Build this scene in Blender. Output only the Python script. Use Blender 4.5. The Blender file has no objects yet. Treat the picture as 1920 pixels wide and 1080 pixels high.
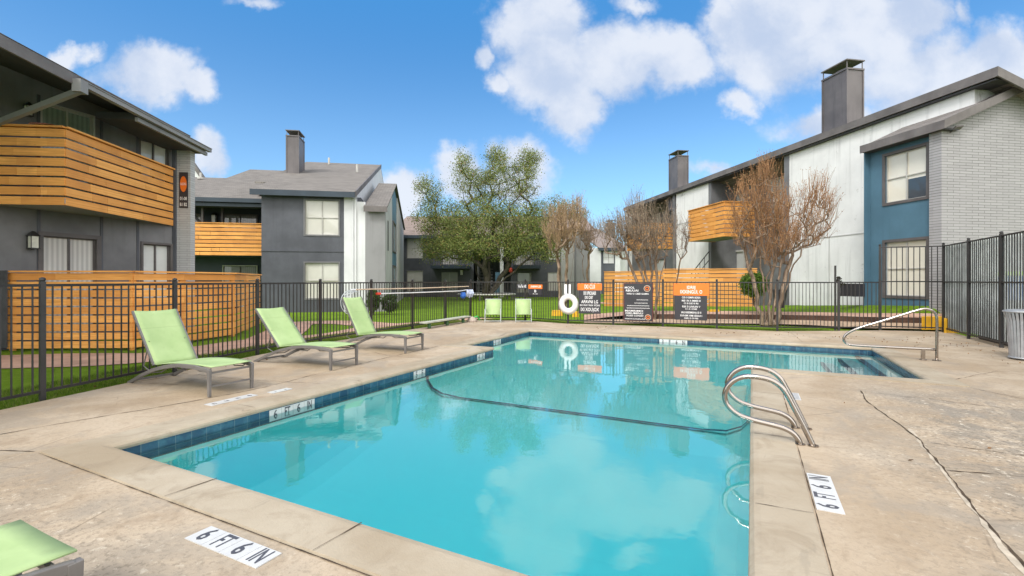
import bpy, bmesh, math, random
import numpy as np
from mathutils import Vector
from mathutils.geometry import tessellate_polygon
random.seed(7); RNG = np.random.default_rng(11)
S = bpy.context.scene
COL = S.collection
R = math.radians

# ------------------------------------------------------------------ camera
CAM_H, FPX, HOR = 1.5, 891.0, 526.0
TH = R(26.8); SN, CS = math.sin(TH), math.cos(TH)
cd = bpy.data.cameras.new('camera'); cam = bpy.data.objects.new('camera', cd); COL.objects.link(cam)
cam.location = (0, 0, CAM_H); cam.rotation_euler = (R(90), 0, TH)
cd.sensor_width = 36; cd.lens = FPX/1920*36; cd.shift_y = -14/1920; cd.clip_start = .05; cd.clip_end = 2000
S.camera = cam

# ------------------------------------------------------------------ world, sun, exposure
SUN_EL, SUN_AZ = R(46), R(188)          # azimuth measured from +Y clockwise
world = bpy.data.worlds.new('World'); S.world = world; world.use_nodes = True
SKY_STRENGTH = 0.12; SUN_STRENGTH = 1.35; EXPOSURE = 0.85
S.view_settings.view_transform = 'Standard'; S.view_settings.look = 'None'
S.view_settings.gamma = 1; S.view_settings.use_curve_mapping = False; S.view_settings.exposure = EXPOSURE
sl = bpy.data.lights.new('sun', 'SUN'); sl.energy = SUN_STRENGTH; sl.angle = R(14); sl.color = (1, .975, .94)
so = bpy.data.objects.new('sun', sl); COL.objects.link(so)
so.rotation_euler = (math.pi/2-SUN_EL, 0, -SUN_AZ+math.pi)

def cam2w(lat, d):                       # metres right of and ahead of the photographer -> site x, y
    return (-SN*d+CS*lat, CS*d+SN*lat)
def gp(px, py, z=0.0):                   # surveyed ground point
    d = (CAM_H-z)*FPX/(py-HOR); x, y = cam2w((px-960)/FPX*d, d)
    return Vector((x, y, z))
def at(px, d, z=0.0):
    x, y = cam2w((px-960)/FPX*d, d); return Vector((x, y, z))
def zat(py, d): return CAM_H-(py-HOR)*d/FPX

# sky: physical sky plus cumulus clouds placed by direction
def build_world():
    nt = world.node_tree; N = nt.nodes; L = nt.links; N.clear()
    def nd(t, **k):
        n = N.new(t)
        for a, b in k.items(): setattr(n, a, b)
        return n
    def setin(sock, v):
        if hasattr(v, 'is_output') or isinstance(v, bpy.types.NodeSocket): L.new(v, sock)
        else: sock.default_value = v
    def M(op, a, b=None, c=None, clamp=False):
        n = nd('ShaderNodeMath', operation=op, use_clamp=clamp); setin(n.inputs[0], a)
        if b is not None: setin(n.inputs[1], b)
        if c is not None: setin(n.inputs[2], c)
        return n.outputs[0]
    def V(op, a, b=None):
        n = nd('ShaderNodeVectorMath', operation=op); setin(n.inputs[0], a)
        if b is not None: setin(n.inputs[1], b)
        return n.outputs['Value'] if op in ('DOT_PRODUCT', 'LENGTH') else n.outputs[0]
    def MIX(f, a, b, bt='MIX'):
        n = nd('ShaderNodeMix', data_type='RGBA', blend_type=bt); setin(n.inputs['Factor'], f); setin(n.inputs['A'], a); setin(n.inputs['B'], b)
        return n.outputs['Result']
    def NOISE(vec, sc, det=5, rough=.55):
        n = nd('ShaderNodeTexNoise'); L.new(vec, n.inputs['Vector']); n.inputs['Scale'].default_value = sc
        n.inputs['Detail'].default_value = det; n.inputs['Roughness'].default_value = rough
        return n
    def SM(v, a, b):
        n = nd('ShaderNodeMapRange', interpolation_type='SMOOTHSTEP'); setin(n.inputs[0], v)
        n.inputs[1].default_value = a; n.inputs[2].default_value = b
        return n.outputs[0]
    D = nd('ShaderNodeTexCoord').outputs['Generated']
    sky = nd('ShaderNodeTexSky', sky_type='NISHITA', sun_disc=False)
    sky.sun_elevation = SUN_EL; sky.sun_rotation = SUN_AZ; sky.altitude = 100; sky.air_density = 1.0; sky.dust_density = .6; sky.ozone_density = 2.5
    blue = MIX(1.0, sky.outputs[0], (.70, .93, 1.02, 1), 'MULTIPLY')
    fwd = V('DOT_PRODUCT', D, (-SN, CS, 0)); lat = V('DOT_PRODUCT', D, (CS, SN, 0))
    up = V('DOT_PRODUCT', D, (0, 0, 1))
    fs = M('MAXIMUM', fwd, .05)
    u = M('DIVIDE', lat, fs); v = M('DIVIDE', up, fs)
    cx = nd('ShaderNodeCombineXYZ'); L.new(u, cx.inputs[0]); L.new(v, cx.inputs[1]); UV = cx.outputs[0]
    warp = NOISE(UV, 3.4, 6, .6)
    wv = V('SUBTRACT', warp.outputs['Color'], (.5, .5, .5))
    sc = nd('ShaderNodeVectorMath', operation='SCALE'); L.new(wv, sc.inputs[0]); sc.inputs['Scale'].default_value = .17
    UW = V('ADD', UV, sc.outputs[0])
    warp2 = NOISE(UV, 15, 6, .62)
    wv2 = V('SUBTRACT', warp2.outputs['Color'], (.5, .5, .5))
    sc2 = nd('ShaderNodeVectorMath', operation='SCALE'); L.new(wv2, sc2.inputs[0]); sc2.inputs['Scale'].default_value = .055
    UW = V('ADD', UW, sc2.outputs[0])
    blobs = [(295,150,95,58,1),(372,172,44,36,.9),(135,108,34,22,.6),(180,100,30,22,.5),(385,287,42,42,.85),
             (1010,45,85,85,1),(1040,130,100,85,1),(1150,110,120,75,1),(1250,115,85,62,1),(1075,205,62,62,1),(908,92,26,30,.8),(940,150,30,26,.75),
             (1450,60,130,115,1.1),(1560,60,210,105,1.1),(1700,35,90,50,.9),(1385,190,42,30,.85),(1350,30,35,60,.8),
             (1730,160,150,95,1.1),(1560,232,110,34,.8),(1880,120,80,70,1),(1880,200,80,40,.9),(1805,40,22,32,.5),
             (965,325,78,52,1),(860,335,48,48,1),(765,372,42,46,1),(1330,325,46,16,.55),(470,0,50,14,.5),(1190,5,50,16,.5),
             (560,-190,260,120,.8),(1100,-260,420,150,.9),(1750,-160,300,110,.9),(-150,120,120,160,.9),(-300,330,200,120,.9)]
    dens = None
    for (px, py, rx, ry, w) in blobs:
        c = ((px-960)/FPX, (HOR-py)/FPX, 0)
        q = V('MULTIPLY', V('SUBTRACT', UW, c), (FPX/rx, FPX/ry, 0))
        e = M('MULTIPLY', M('SUBTRACT', 1.35, V('LENGTH', q)), w)
        dens = e if dens is None else M('MAXIMUM', dens, e)
    tex = NOISE(UV, 9, 7, .6).outputs[0]
    dn = M('ADD', dens, M('MULTIPLY', M('SUBTRACT', tex, .5), 1.25))
    front = M('MULTIPLY', SM(dn, .05, .72), SM(fwd, .1, .3))
    # unseen rest of the dome: bright broken cloud added for soft fill light
    g = NOISE(D, 2.2, 6, .55).outputs[0]
    back = M('MULTIPLY', SM(g, .26, .42), M('SUBTRACT', 1.0, SM(fwd, .05, .35)))
    cov = M('MULTIPLY', M('MAXIMUM', front, back), SM(up, -.01, .05))
    shade = NOISE(UW, 4.5, 5, .5).outputs[0]
    ccol = MIX(SM(M('ADD', M('MULTIPLY', shade, .7), M('MULTIPLY', tex, .35)), .38, .62), (2.65, 3.1, 3.95, 1), (3.9, 4.1, 4.5, 1))
    ccol = MIX(SM(fwd, .35, .0), ccol, (12.2, 11.9, 11.5, 1))
    # lower part of the sky is paler
    pale = MIX(M('MULTIPLY', M('SUBTRACT', 1.0, SM(up, 0.0, .45)), .42), blue, (1.25, 2.3, 3.9, 1))
    deep = MIX(SM(up, .12, .62), pale, (.30, 1.45, 3.45, 1))
    col = MIX(M('MULTIPLY', cov, .93), deep, ccol)
    bg = nd('ShaderNodeBackground'); L.new(col, bg.inputs[0]); bg.inputs[1].default_value = SKY_STRENGTH
    out = nd('ShaderNodeOutputWorld'); L.new(bg.outputs[0], out.inputs[0])
build_world()

# ------------------------------------------------------------------ materials
class NT:
    def __init__(s, name):
        s.m = bpy.data.materials.new(name); s.m.use_nodes = True; s.t = s.m.node_tree
        s.b = s.t.nodes['Principled BSDF']; s.out = s.t.nodes['Material Output']
    def nd(s, t, **k):
        n = s.t.nodes.new(t)
        for a, b in k.items(): setattr(n, a, b)
        return n
    def si(s, sock, v):
        if isinstance(v, bpy.types.NodeSocket): s.t.links.new(v, sock)
        else:
            if isinstance(v, (tuple, list)) and len(v) == 3 and sock.type == 'RGBA': v = (*v, 1)
            sock.default_value = v
    def M(s, op, a, b=None, clamp=False):
        n = s.nd('ShaderNodeMath', operation=op, use_clamp=clamp); s.si(n.inputs[0], a)
        if b is not None: s.si(n.inputs[1], b)
        return n.outputs[0]
    def V(s, op, a, b=None):
        n = s.nd('ShaderNodeVectorMath', operation=op); s.si(n.inputs[0], a)
        if b is not None: s.si(n.inputs[1], b)
        return n.outputs['Value'] if op in ('DOT_PRODUCT', 'LENGTH') else n.outputs[0]
    def mix(s, f, a, b, bt='MIX'):
        n = s.nd('ShaderNodeMix', data_type='RGBA', blend_type=bt); s.si(n.inputs['Factor'], f); s.si(n.inputs['A'], a); s.si(n.inputs['B'], b)
        return n.outputs['Result']
    def noise(s, vec, sc, det=4, rough=.55, dist=0):
        n = s.nd('ShaderNodeTexNoise'); s.si(n.inputs['Vector'], vec); n.inputs['Scale'].default_value = sc
        n.inputs['Detail'].default_value = det; n.inputs['Roughness'].default_value = rough; n.inputs['Distortion'].default_value = dist
        return n.outputs[0]
    def ss(s, v, a, b):
        n = s.nd('ShaderNodeMapRange', interpolation_type='SMOOTHSTEP'); s.si(n.inputs[0], v)
        n.inputs[1].default_value = a; n.inputs[2].default_value = b
        return n.outputs[0]
    def pos(s): return s.nd('ShaderNodeNewGeometry').outputs['Position']
    def obj(s): return s.nd('ShaderNodeTexCoord').outputs['Object']
    def attr(s, n='rnd'): return s.nd('ShaderNodeAttribute', attribute_name=n).outputs['Fac']
    def planar(s, U, V3=(0, 0, 1)):
        p = s.pos(); c = s.nd('ShaderNodeCombineXYZ')
        s.si(c.inputs[0], s.V('DOT_PRODUCT', p, (U[0], U[1], 0 if len(U) < 3 else U[2]))); s.si(c.inputs[1], s.V('DOT_PRODUCT', p, V3))
        return c.outputs[0]
    def sc(s, v, k):
        return s.V('MULTIPLY', v, k)
    def bump(s, h, st=.3, dist=.01):
        n = s.nd('ShaderNodeBump'); n.inputs['Strength'].default_value = st; n.inputs['Distance'].default_value = dist
        s.si(n.inputs['Height'], h); s.t.links.new(n.outputs[0], s.b.inputs['Normal'])
    def set(s, col=None, rough=None, metal=None, spec=None):
        if col is not None: s.si(s.b.inputs['Base Color'], col)
        if rough is not None: s.si(s.b.inputs['Roughness'], rough)
        if metal is not None: s.si(s.b.inputs['Metallic'], metal)
        if spec is not None: s.si(s.b.inputs['Specular IOR Level'], spec)
        return s.m

def paint(name, c, var=.15, sc=1.5, rough=.6, spec=.4, bump=.1, bsc=40, stain=None, streak=0.0, metal=0):
    n = NT(name); p = n.pos()
    a = n.noise(p, sc, 5, .6)
    dark = tuple(x*(1-var) for x in c); lite = tuple(min(1, x*(1+var)) for x in c)
    col = n.mix(n.ss(a, .3, .7), dark, lite)
    if streak:
        st = n.noise(n.sc(p, (2.2, 2.2, .12)), 2.5, 4, .6)
        col = n.mix(n.M('MULTIPLY', n.ss(st, .5, .75), streak), col, tuple(x*.5 for x in c))
    if stain:
        s1 = n.noise(p, 1.1, 7, .68, .6)
        col = n.mix(n.M('MULTIPLY', n.ss(s1, .6, .72), stain[1]), col, stain[0])
        s2 = n.noise(n.sc(p, (1, 1, 2.5)), 7, 5, .6)
        col = n.mix(n.M('MULTIPLY', n.ss(s2, .68, .73), stain[1]), col, stain[0])
    n.set(col, rough, metal, spec)
    if bump: n.bump(n.noise(p, bsc, 4, .6), bump, .01)
    return n.m

MT = {}
def woodmat(name, U, base=(.86, .42, .11), scale=1.0):
    n = NT(name); q = n.planar(U)
    gr = n.noise(n.sc(q, (1.5*scale, 38*scale, 1)), 1.0, 5, .6, .4)
    blot = n.noise(n.pos(), 1.6, 3, .5)
    r = n.attr()
    c = n.mix(n.ss(gr, .3, .72), tuple(x*k for x, k in zip(base, (.74, .68, .6))), tuple(x*k for x, k in zip(base, (1.12, 1.15, 1.2))))
    c = n.mix(n.M('MULTIPLY', r, .75), c, tuple(x*k for x, k in zip(base, (.66, .55, .45))))
    c = n.mix(n.M('MULTIPLY', n.ss(blot, .45, .75), .3), c, (.33, .12, .03))
    kn = n.nd('ShaderNodeTexVoronoi'); n.si(kn.inputs['Vector'], n.sc(q, (1.3, 6, 1))); kn.inputs['Scale'].default_value = 1.1
    c = n.mix(n.M('MULTIPLY', n.M('SUBTRACT', 1.0, n.ss(kn.outputs['Distance'], .02, .07)), .6), c, (.12, .04, .012))
    n.set(c, .55, 0, .35); n.bump(gr, .12, .004); return n.m

def brickmat(name, U, c1=(.50, .48, .47), c2=(.58, .56, .55), mortar=(.24, .23, .23), bw=.5, rh=.075):
    n = NT(name); q = n.planar(U); b = n.nd('ShaderNodeTexBrick'); 
    wv = n.noise(n.pos(), 1.5, 3)
    c = n.nd('ShaderNodeCombineXYZ'); n.si(c.inputs[1], n.M('MULTIPLY', n.M('SUBTRACT', wv, .5), .02))
    n.si(b.inputs['Vector'], n.V('ADD', q, c.outputs[0]))
    b.inputs['Scale'].default_value = 1; b.inputs['Brick Width'].default_value = bw; b.inputs['Row Height'].default_value = rh
    b.inputs['Mortar Size'].default_value = .007; b.inputs['Mortar Smooth'].default_value = .3; b.inputs['Bias'].default_value = -.2
    b.inputs['Color1'].default_value = (*c1, 1); b.inputs['Color2'].default_value = (*c2, 1); b.inputs['Mortar'].default_value = (*mortar, 1)
    br = n.noise(n.sc(q, (2, 9, 1)), 1.0, 5, .65)
    soft = n.ss(n.noise(q, 1.3, 5, .65), .35, .65)      # paint bridges the joints in places
    col = n.mix(n.M('MULTIPLY', soft, .3), b.outputs[0], tuple((x+y)/2 for x, y in zip(c1, c2)))
    col = n.mix(n.M('MULTIPLY', n.ss(br, .55, .8), .3), col, tuple(x*.7 for x in c1))
    n.set(col, .7, 0, .25); n.bump(b.outputs['Fac'], -.6, .006); return n.m

def shingle(name, U, V3, c=(.20, .175, .155)):
    n = NT(name); q = n.planar(U, V3); b = n.nd('ShaderNodeTexBrick'); n.si(b.inputs['Vector'], q)
    b.inputs['Scale'].default_value = 1; b.inputs['Brick Width'].default_value = .32; b.inputs['Row Height'].default_value = .15
    b.inputs['Mortar Size'].default_value = .012; b.inputs['Color1'].default_value = (*[x*.82 for x in c], 1); b.inputs['Color2'].default_value = (*[x*1.2 for x in c], 1)
    b.inputs['Mortar'].default_value = (*[x*.5 for x in c], 1)
    g = n.noise(n.pos(), 1.1, 6, .65); f = n.noise(n.pos(), 30, 3, .6)
    col = n.mix(n.M('MULTIPLY', n.ss(g, .4, .7), .4), b.outputs[0], tuple(x*1.3 for x in c))
    col = n.mix(n.M('MULTIPLY', f, .35), col, tuple(x*.55 for x in c))
    n.set(col, .9, 0, .15); n.bump(b.outputs['Fac'], -.5, .01); return n.m

def panemat(name, U, base=(.55, .54, .48), kind='h', var=.25, clear=0.0):
    n = NT(name); q = n.planar(U)
    w = n.nd('ShaderNodeTexWave', wave_type='BANDS', bands_direction='Y' if kind == 'h' else 'X'); n.si(w.inputs['Vector'], q)
    w.inputs['Scale'].default_value = 8 if kind == 'h' else 3.0; w.inputs['Distortion'].default_value = .25; w.inputs['Detail'].default_value = 1
    k = .12 if kind == 'h' else .5
    col = n.mix(n.M('MULTIPLY', w.outputs[0], k), base, tuple(x*.35 for x in base))
    g = n.noise(n.pos(), 1.3, 4, .6)
    col = n.mix(n.M('MULTIPLY', n.ss(g, .35, .7), var), col, tuple(x*.45 for x in base))
    n.set(col, .5, 0, .5); n.b.inputs['Coat Weight'].default_value = 1.0; n.b.inputs['Coat Roughness'].default_value = .02
    n.b.inputs['Coat IOR'].default_value = 1.6
    return n.m

# camera-independent building axes (u along, n out)
class Fr:
    def __init__(s, o, U, N):                 # o, U, N in (lat, d)
        s.o = Vector(cam2w(*o)); s.U = Vector(cam2w(*U)).normalized(); s.N = Vector(cam2w(*N)).normalized()
    def P(s, u, n, z):
        q = s.o+s.U*u+s.N*n; return Vector((q.x, q.y, z))
    def u_at(s, px, n=0.0):                   # where a surveyed bearing crosses the wall line
        r = (px-960)/FPX; q = s.o+s.N*n
        dx, dy = cam2w(r, 1.0)
        det = s.U.x*(-dy)-s.U.y*(-dx)
        return ((-q.x)*(-dy)-(-q.y)*(-dx))/det
    def d_at(s, px, n=0.0):
        q = s.P(s.u_at(px, n), n, 0); return -SN*q.x+CS*q.y

# ------------------------------------------------------------------ mesh helpers
class MB:
    def __init__(s): s.v = []; s.f = []; s.r = []
    def add(s, vs, fs, r=None):
        k = len(s.v); s.v += [tuple(p) for p in vs]; s.f += [tuple(i+k for i in f) for f in fs]
        r = random.random() if r is None else r
        s.r += [r]*len(fs); return s
    def hexa(s, b, t, r=None):                # bottom and top loops
        n = len(b)
        fs = [tuple(range(n-1, -1, -1)), tuple(range(n, 2*n))]+[(i, (i+1) % n, n+(i+1) % n, n+i) for i in range(n)]
        return s.add(list(b)+list(t), fs, r)
    def box(s, x0, x1, y0, y1, z0, z1, r=None):
        return s.hexa([(x0, y0, z0), (x1, y0, z0), (x1, y1, z0), (x0, y1, z0)], [(x0, y0, z1), (x1, y0, z1), (x1, y1, z1), (x0, y1, z1)], r)
    def fbox(s, F, u0, u1, n0, n1, z0, z1, r=None):
        c = [(u0, n0), (u1, n0), (u1, n1), (u0, n1)]
        return s.hexa([F.P(a, b, z0) for a, b in c], [F.P(a, b, z1) for a, b in c], r)
    def prism(s, poly, z0, z1, r=None):
        return s.hexa([(p[0], p[1], z0) for p in poly], [(p[0], p[1], z1) for p in poly], r)
    def slab(s, pts, th, r=None):             # any planar loop with vertical thickness below
        return s.hexa([(p[0], p[1], p[2]-th) for p in pts], pts, r)
    def bar(s, p, q, w, h=None, up=Vector((0, 0, 1)), r=None):   # rectangular bar p->q
        p = Vector(p); q = Vector(q); h = w if h is None else h; d = (q-p).normalized()
        if abs(d.dot(up)) > .98: up = Vector((0, 1, 0))
        a = d.cross(up).normalized()*w/2; b = a.cross(d).normalized()*h/2
        return s.hexa([p-a-b, p+a-b, p+a+b, p-a+b], [q-a-b, q+a-b, q+a+b, q-a+b], r)
    def tube(s, pts, rad, n=8, r=None, caps=True):
        pts = [Vector(p) for p in pts]; rad = rad if isinstance(rad, (list, tuple)) else [rad]*len(pts)
        vs = []; ref = None
        for i, p in enumerate(pts):
            t = (pts[min(i+1, len(pts)-1)]-pts[max(i-1, 0)]).normalized()
            if ref is None:
                a = t.cross(Vector((0, 0, 1)) if abs(t.z) < .9 else Vector((1, 0, 0)))
            else:
                a = ref-t*ref.dot(t)                  # carried along the curve, so the section never flips
                if a.length < 1e-4: a = t.cross(Vector((.3, 1, .2)))
            a.normalize(); ref = a; b = t.cross(a).normalized()
            for k in range(n):
                an = 2*math.pi*k/n; vs.append(p+(a*math.cos(an)+b*math.sin(an))*rad[i])
        fs = [(i*n+k, i*n+(k+1) % n, (i+1)*n+(k+1) % n, (i+1)*n+k) for i in range(len(pts)-1) for k in range(n)]
        if caps: fs += [tuple(range(n-1, -1, -1)), tuple((len(pts)-1)*n+k for k in range(n))]
        return s.add(vs, fs, r)
    def build(s, name, mat, parent=None, smooth=False, bevel=0, label=None):
        o0 = Vector(parent_world(parent)) if parent is not None else Vector((0, 0, 0))
        me = bpy.data.meshes.new(name); me.from_pydata([(v[0]-o0.x, v[1]-o0.y, v[2]-o0.z) for v in s.v], [], s.f)
        if s.r:
            at_ = me.attributes.new('rnd', 'FLOAT', 'FACE'); at_.data.foreach_set('value', s.r)
        me.validate(); me.materials.append(mat)
        if smooth: me.polygons.foreach_set('use_smooth', [True]*len(me.polygons))
        o = bpy.data.objects.new(name, me); COL.objects.link(o)
        if parent is not None: o.parent = parent
        if smooth == 'auto' or bevel:
            pass
        if bevel:
            b = o.modifiers.new('bevel', 'BEVEL'); b.width = bevel; b.segments = 2; b.limit_method = 'ANGLE'
        if label: o['label'] = label
        return o
def parent_world(p):
    v = Vector((0, 0, 0))
    while p is not None: v += p.location; p = p.parent
    return v
def tag(o, label=None, cat=None, group=None, kind=None):
    if label: o['label'] = label
    if cat: o['category'] = cat
    if group: o['group'] = group
    if kind: o['kind'] = kind
    return o
def thing(name, loc, label, cat, group=None):
    o = bpy.data.objects.new(name, None); COL.objects.link(o); o.location = loc; o.empty_display_size = .2
    return tag(o, label, cat, group)
def copy_tree(o, parent=None):
    c = o.copy(); COL.objects.link(c)
    if parent is not None: c.parent = parent
    for ch in [x for x in list(COL.objects) if x.parent == o]: copy_tree(ch, c)
    return c
def np_mesh(name, verts, faces, mat, parent=None, rnd=None, nper=4):
    o0 = np.array(parent_world(parent)) if parent is not None else np.zeros(3)
    me = bpy.data.meshes.new(name); verts = verts-o0; nf = len(faces)
    me.vertices.add(len(verts)); me.vertices.foreach_set('co', verts.astype(np.float32).ravel())
    me.loops.add(nf*nper); me.loops.foreach_set('vertex_index', faces.astype(np.int32).ravel())
    me.polygons.add(nf); me.polygons.foreach_set('loop_start', np.arange(0, nf*nper, nper, dtype=np.int32))
    me.update(calc_edges=True)
    if rnd is not None:
        a = me.attributes.new('rnd', 'FLOAT', 'FACE'); a.data.foreach_set('value', rnd.astype(np.float32))
    me.materials.append(mat); o = bpy.data.objects.new(name, me); COL.objects.link(o)
    if parent is not None: o.parent = parent
    return o
def sheet(name, outer, holes, z, mat):
    loops = [[Vector((p[0], p[1], 0)) for p in outer]]+[[Vector((p[0], p[1], 0)) for p in h] for h in holes]
    tris = tessellate_polygon(loops); vs = [v for l in loops for v in l]
    me = bpy.data.meshes.new(name); me.from_pydata([(v.x, v.y, z) for v in vs], [], [tuple(t) for t in tris]); me.validate(); me.materials.append(mat)
    bm = bmesh.new(); bm.from_mesh(me)
    for f in bm.faces:
        if f.normal.z < 0: f.normal_flip()
    bm.to_mesh(me); bm.free()
    o = bpy.data.objects.new(name, me); COL.objects.link(o); o['kind'] = 'structure'; return o
_tc = {}
def textmesh(txt, size, P0, U, V, depth=.002, bold=.0, align='CENTER'):
    """letters as flat mesh laid in the plane U (right), V (up) with centre P0; returns MB"""
    key = (txt, bold)
    if key not in _tc:
        c = bpy.data.curves.new('t', 'FONT'); c.body = txt; c.size = 1; c.align_x = 'CENTER'; c.align_y = 'CENTER'; c.offset = bold; c.resolution_u = 2
        o = bpy.data.objects.new('t', c); me = bpy.data.meshes.new_from_object(o)
        _tc[key] = ([v.co.copy() for v in me.vertices], [tuple(p.vertices) for p in me.polygons])
        bpy.data.objects.remove(o); bpy.data.curves.remove(c); bpy.data.meshes.remove(me)
    vs, fs = _tc[key]; m = MB(); U = Vector(U); V = Vector(V); P0 = Vector(P0)
    sx = size if not isinstance(size, tuple) else size[0]; sy = size if not isinstance(size, tuple) else size[1]
    m.add([P0+U*v.x*sx+V*v.y*sy for v in vs], fs, 0); return m

# ---- shared paints
slate = paint('slate_paint', (.078, .083, .098), .18, .8, .55, .4, .12, 60, streak=.25)
slate2 = paint('charcoal_paint', (.15, .15, .155), .2, .9, .6, .4, .12, 60, streak=.3)
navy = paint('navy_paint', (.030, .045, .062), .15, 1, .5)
blue = paint('blue_paint', (.075, .155, .215), .12, .7, .5, streak=.15)
white = paint('white_stucco', (.66, .66, .655), .07, .8, .75, .3, .3, 25, stain=((.20, .19, .175), .6), streak=.42)
whitesid = paint('white_siding', (.62, .63, .64), .06, 1, .6, streak=.1)
lgrey = paint('light_grey_siding', (.42, .42, .41), .08, .8, .65, streak=.2)
mgrey = paint('mid_grey_paint', (.23, .23, .235), .1, .8, .65, streak=.25)
fascia = paint('fascia_paint', (.135, .122, .118), .22, 1.2, .6, .35, .2, 30, streak=.3)
soffit = paint('soffit_paint', (.05, .05, .055), .2, 1, .8)
underside = paint('grey_ceiling_board', (.30, .30, .30), .12, 1, .8)
chimm = paint('chimney_metal', (.105, .093, .094), .2, .9, .42, .5, .05, 30, streak=.5)
black = paint('black_iron', (.022, .021, .021), .25, 3, .45, .5, 0)
postgrey = paint('grey_picket_paint', (.42, .46, .45), .2, 3, .4, .5, 0)
trim = paint('window_trim', (.10, .09, .088), .15, 2, .5)
wtrim = paint('pale_window_frame', (.42, .41, .38), .1, 2, .5)
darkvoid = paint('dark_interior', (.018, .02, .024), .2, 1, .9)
yellow = paint('yellow_paint', (.62, .34, .015), .15, 3, .6)
orange = paint('sign_orange', (.75, .17, .02), .05, 3, .4, bump=0)
signdark = paint('sign_charcoal', (.035, .034, .04), .1, 3, .35, bump=0)
signwhite = paint('sign_white', (.75, .75, .75), .03, 3, .4, bump=0)
steel = NT('stainless_steel'); steel.set((.40, .36, .325), steel.ss(steel.noise(steel.pos(), 60, 3), 0, 2.2), 1.0); steel = steel.m
greyplastic = paint('lounger_frame_paint', (.15, .14, .132), .12, 4, .42, .5, 0)
def sling_mat():
    n = NT('green_sling_fabric'); o = n.obj()
    ck = n.nd('ShaderNodeTexChecker'); n.si(ck.inputs['Vector'], o); ck.inputs['Scale'].default_value = 260
    a = n.noise(o, 2.5, 4)
    c = n.mix(n.ss(a, .3, .7), (.31, .42, .19), (.38, .49, .24)); c = n.mix(n.M('MULTIPLY', ck.outputs['Fac'], .12), c, (.26, .38, .14))
    sp = n.nd('ShaderNodeSeparateXYZ'); n.si(sp.inputs[0], o)
    sm = n.M('SUBTRACT', 1.0, n.ss(n.M('ABSOLUTE', n.M('SUBTRACT', sp.outputs[2], .80)), .0, .008)); c = n.mix(n.M('MULTIPLY', sm, .35), c, (.2, .28, .12))
    dirt = n.ss(n.noise(o, 9, 6, .7), .56, .72); c = n.mix(n.M('MULTIPLY', dirt, .22), c, (.24, .27, .14))
    n.set(c, .7, 0, .25); n.bump(n.noise(o, 4, 3), .3, .03); return n.m
sling = sling_mat()

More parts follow.
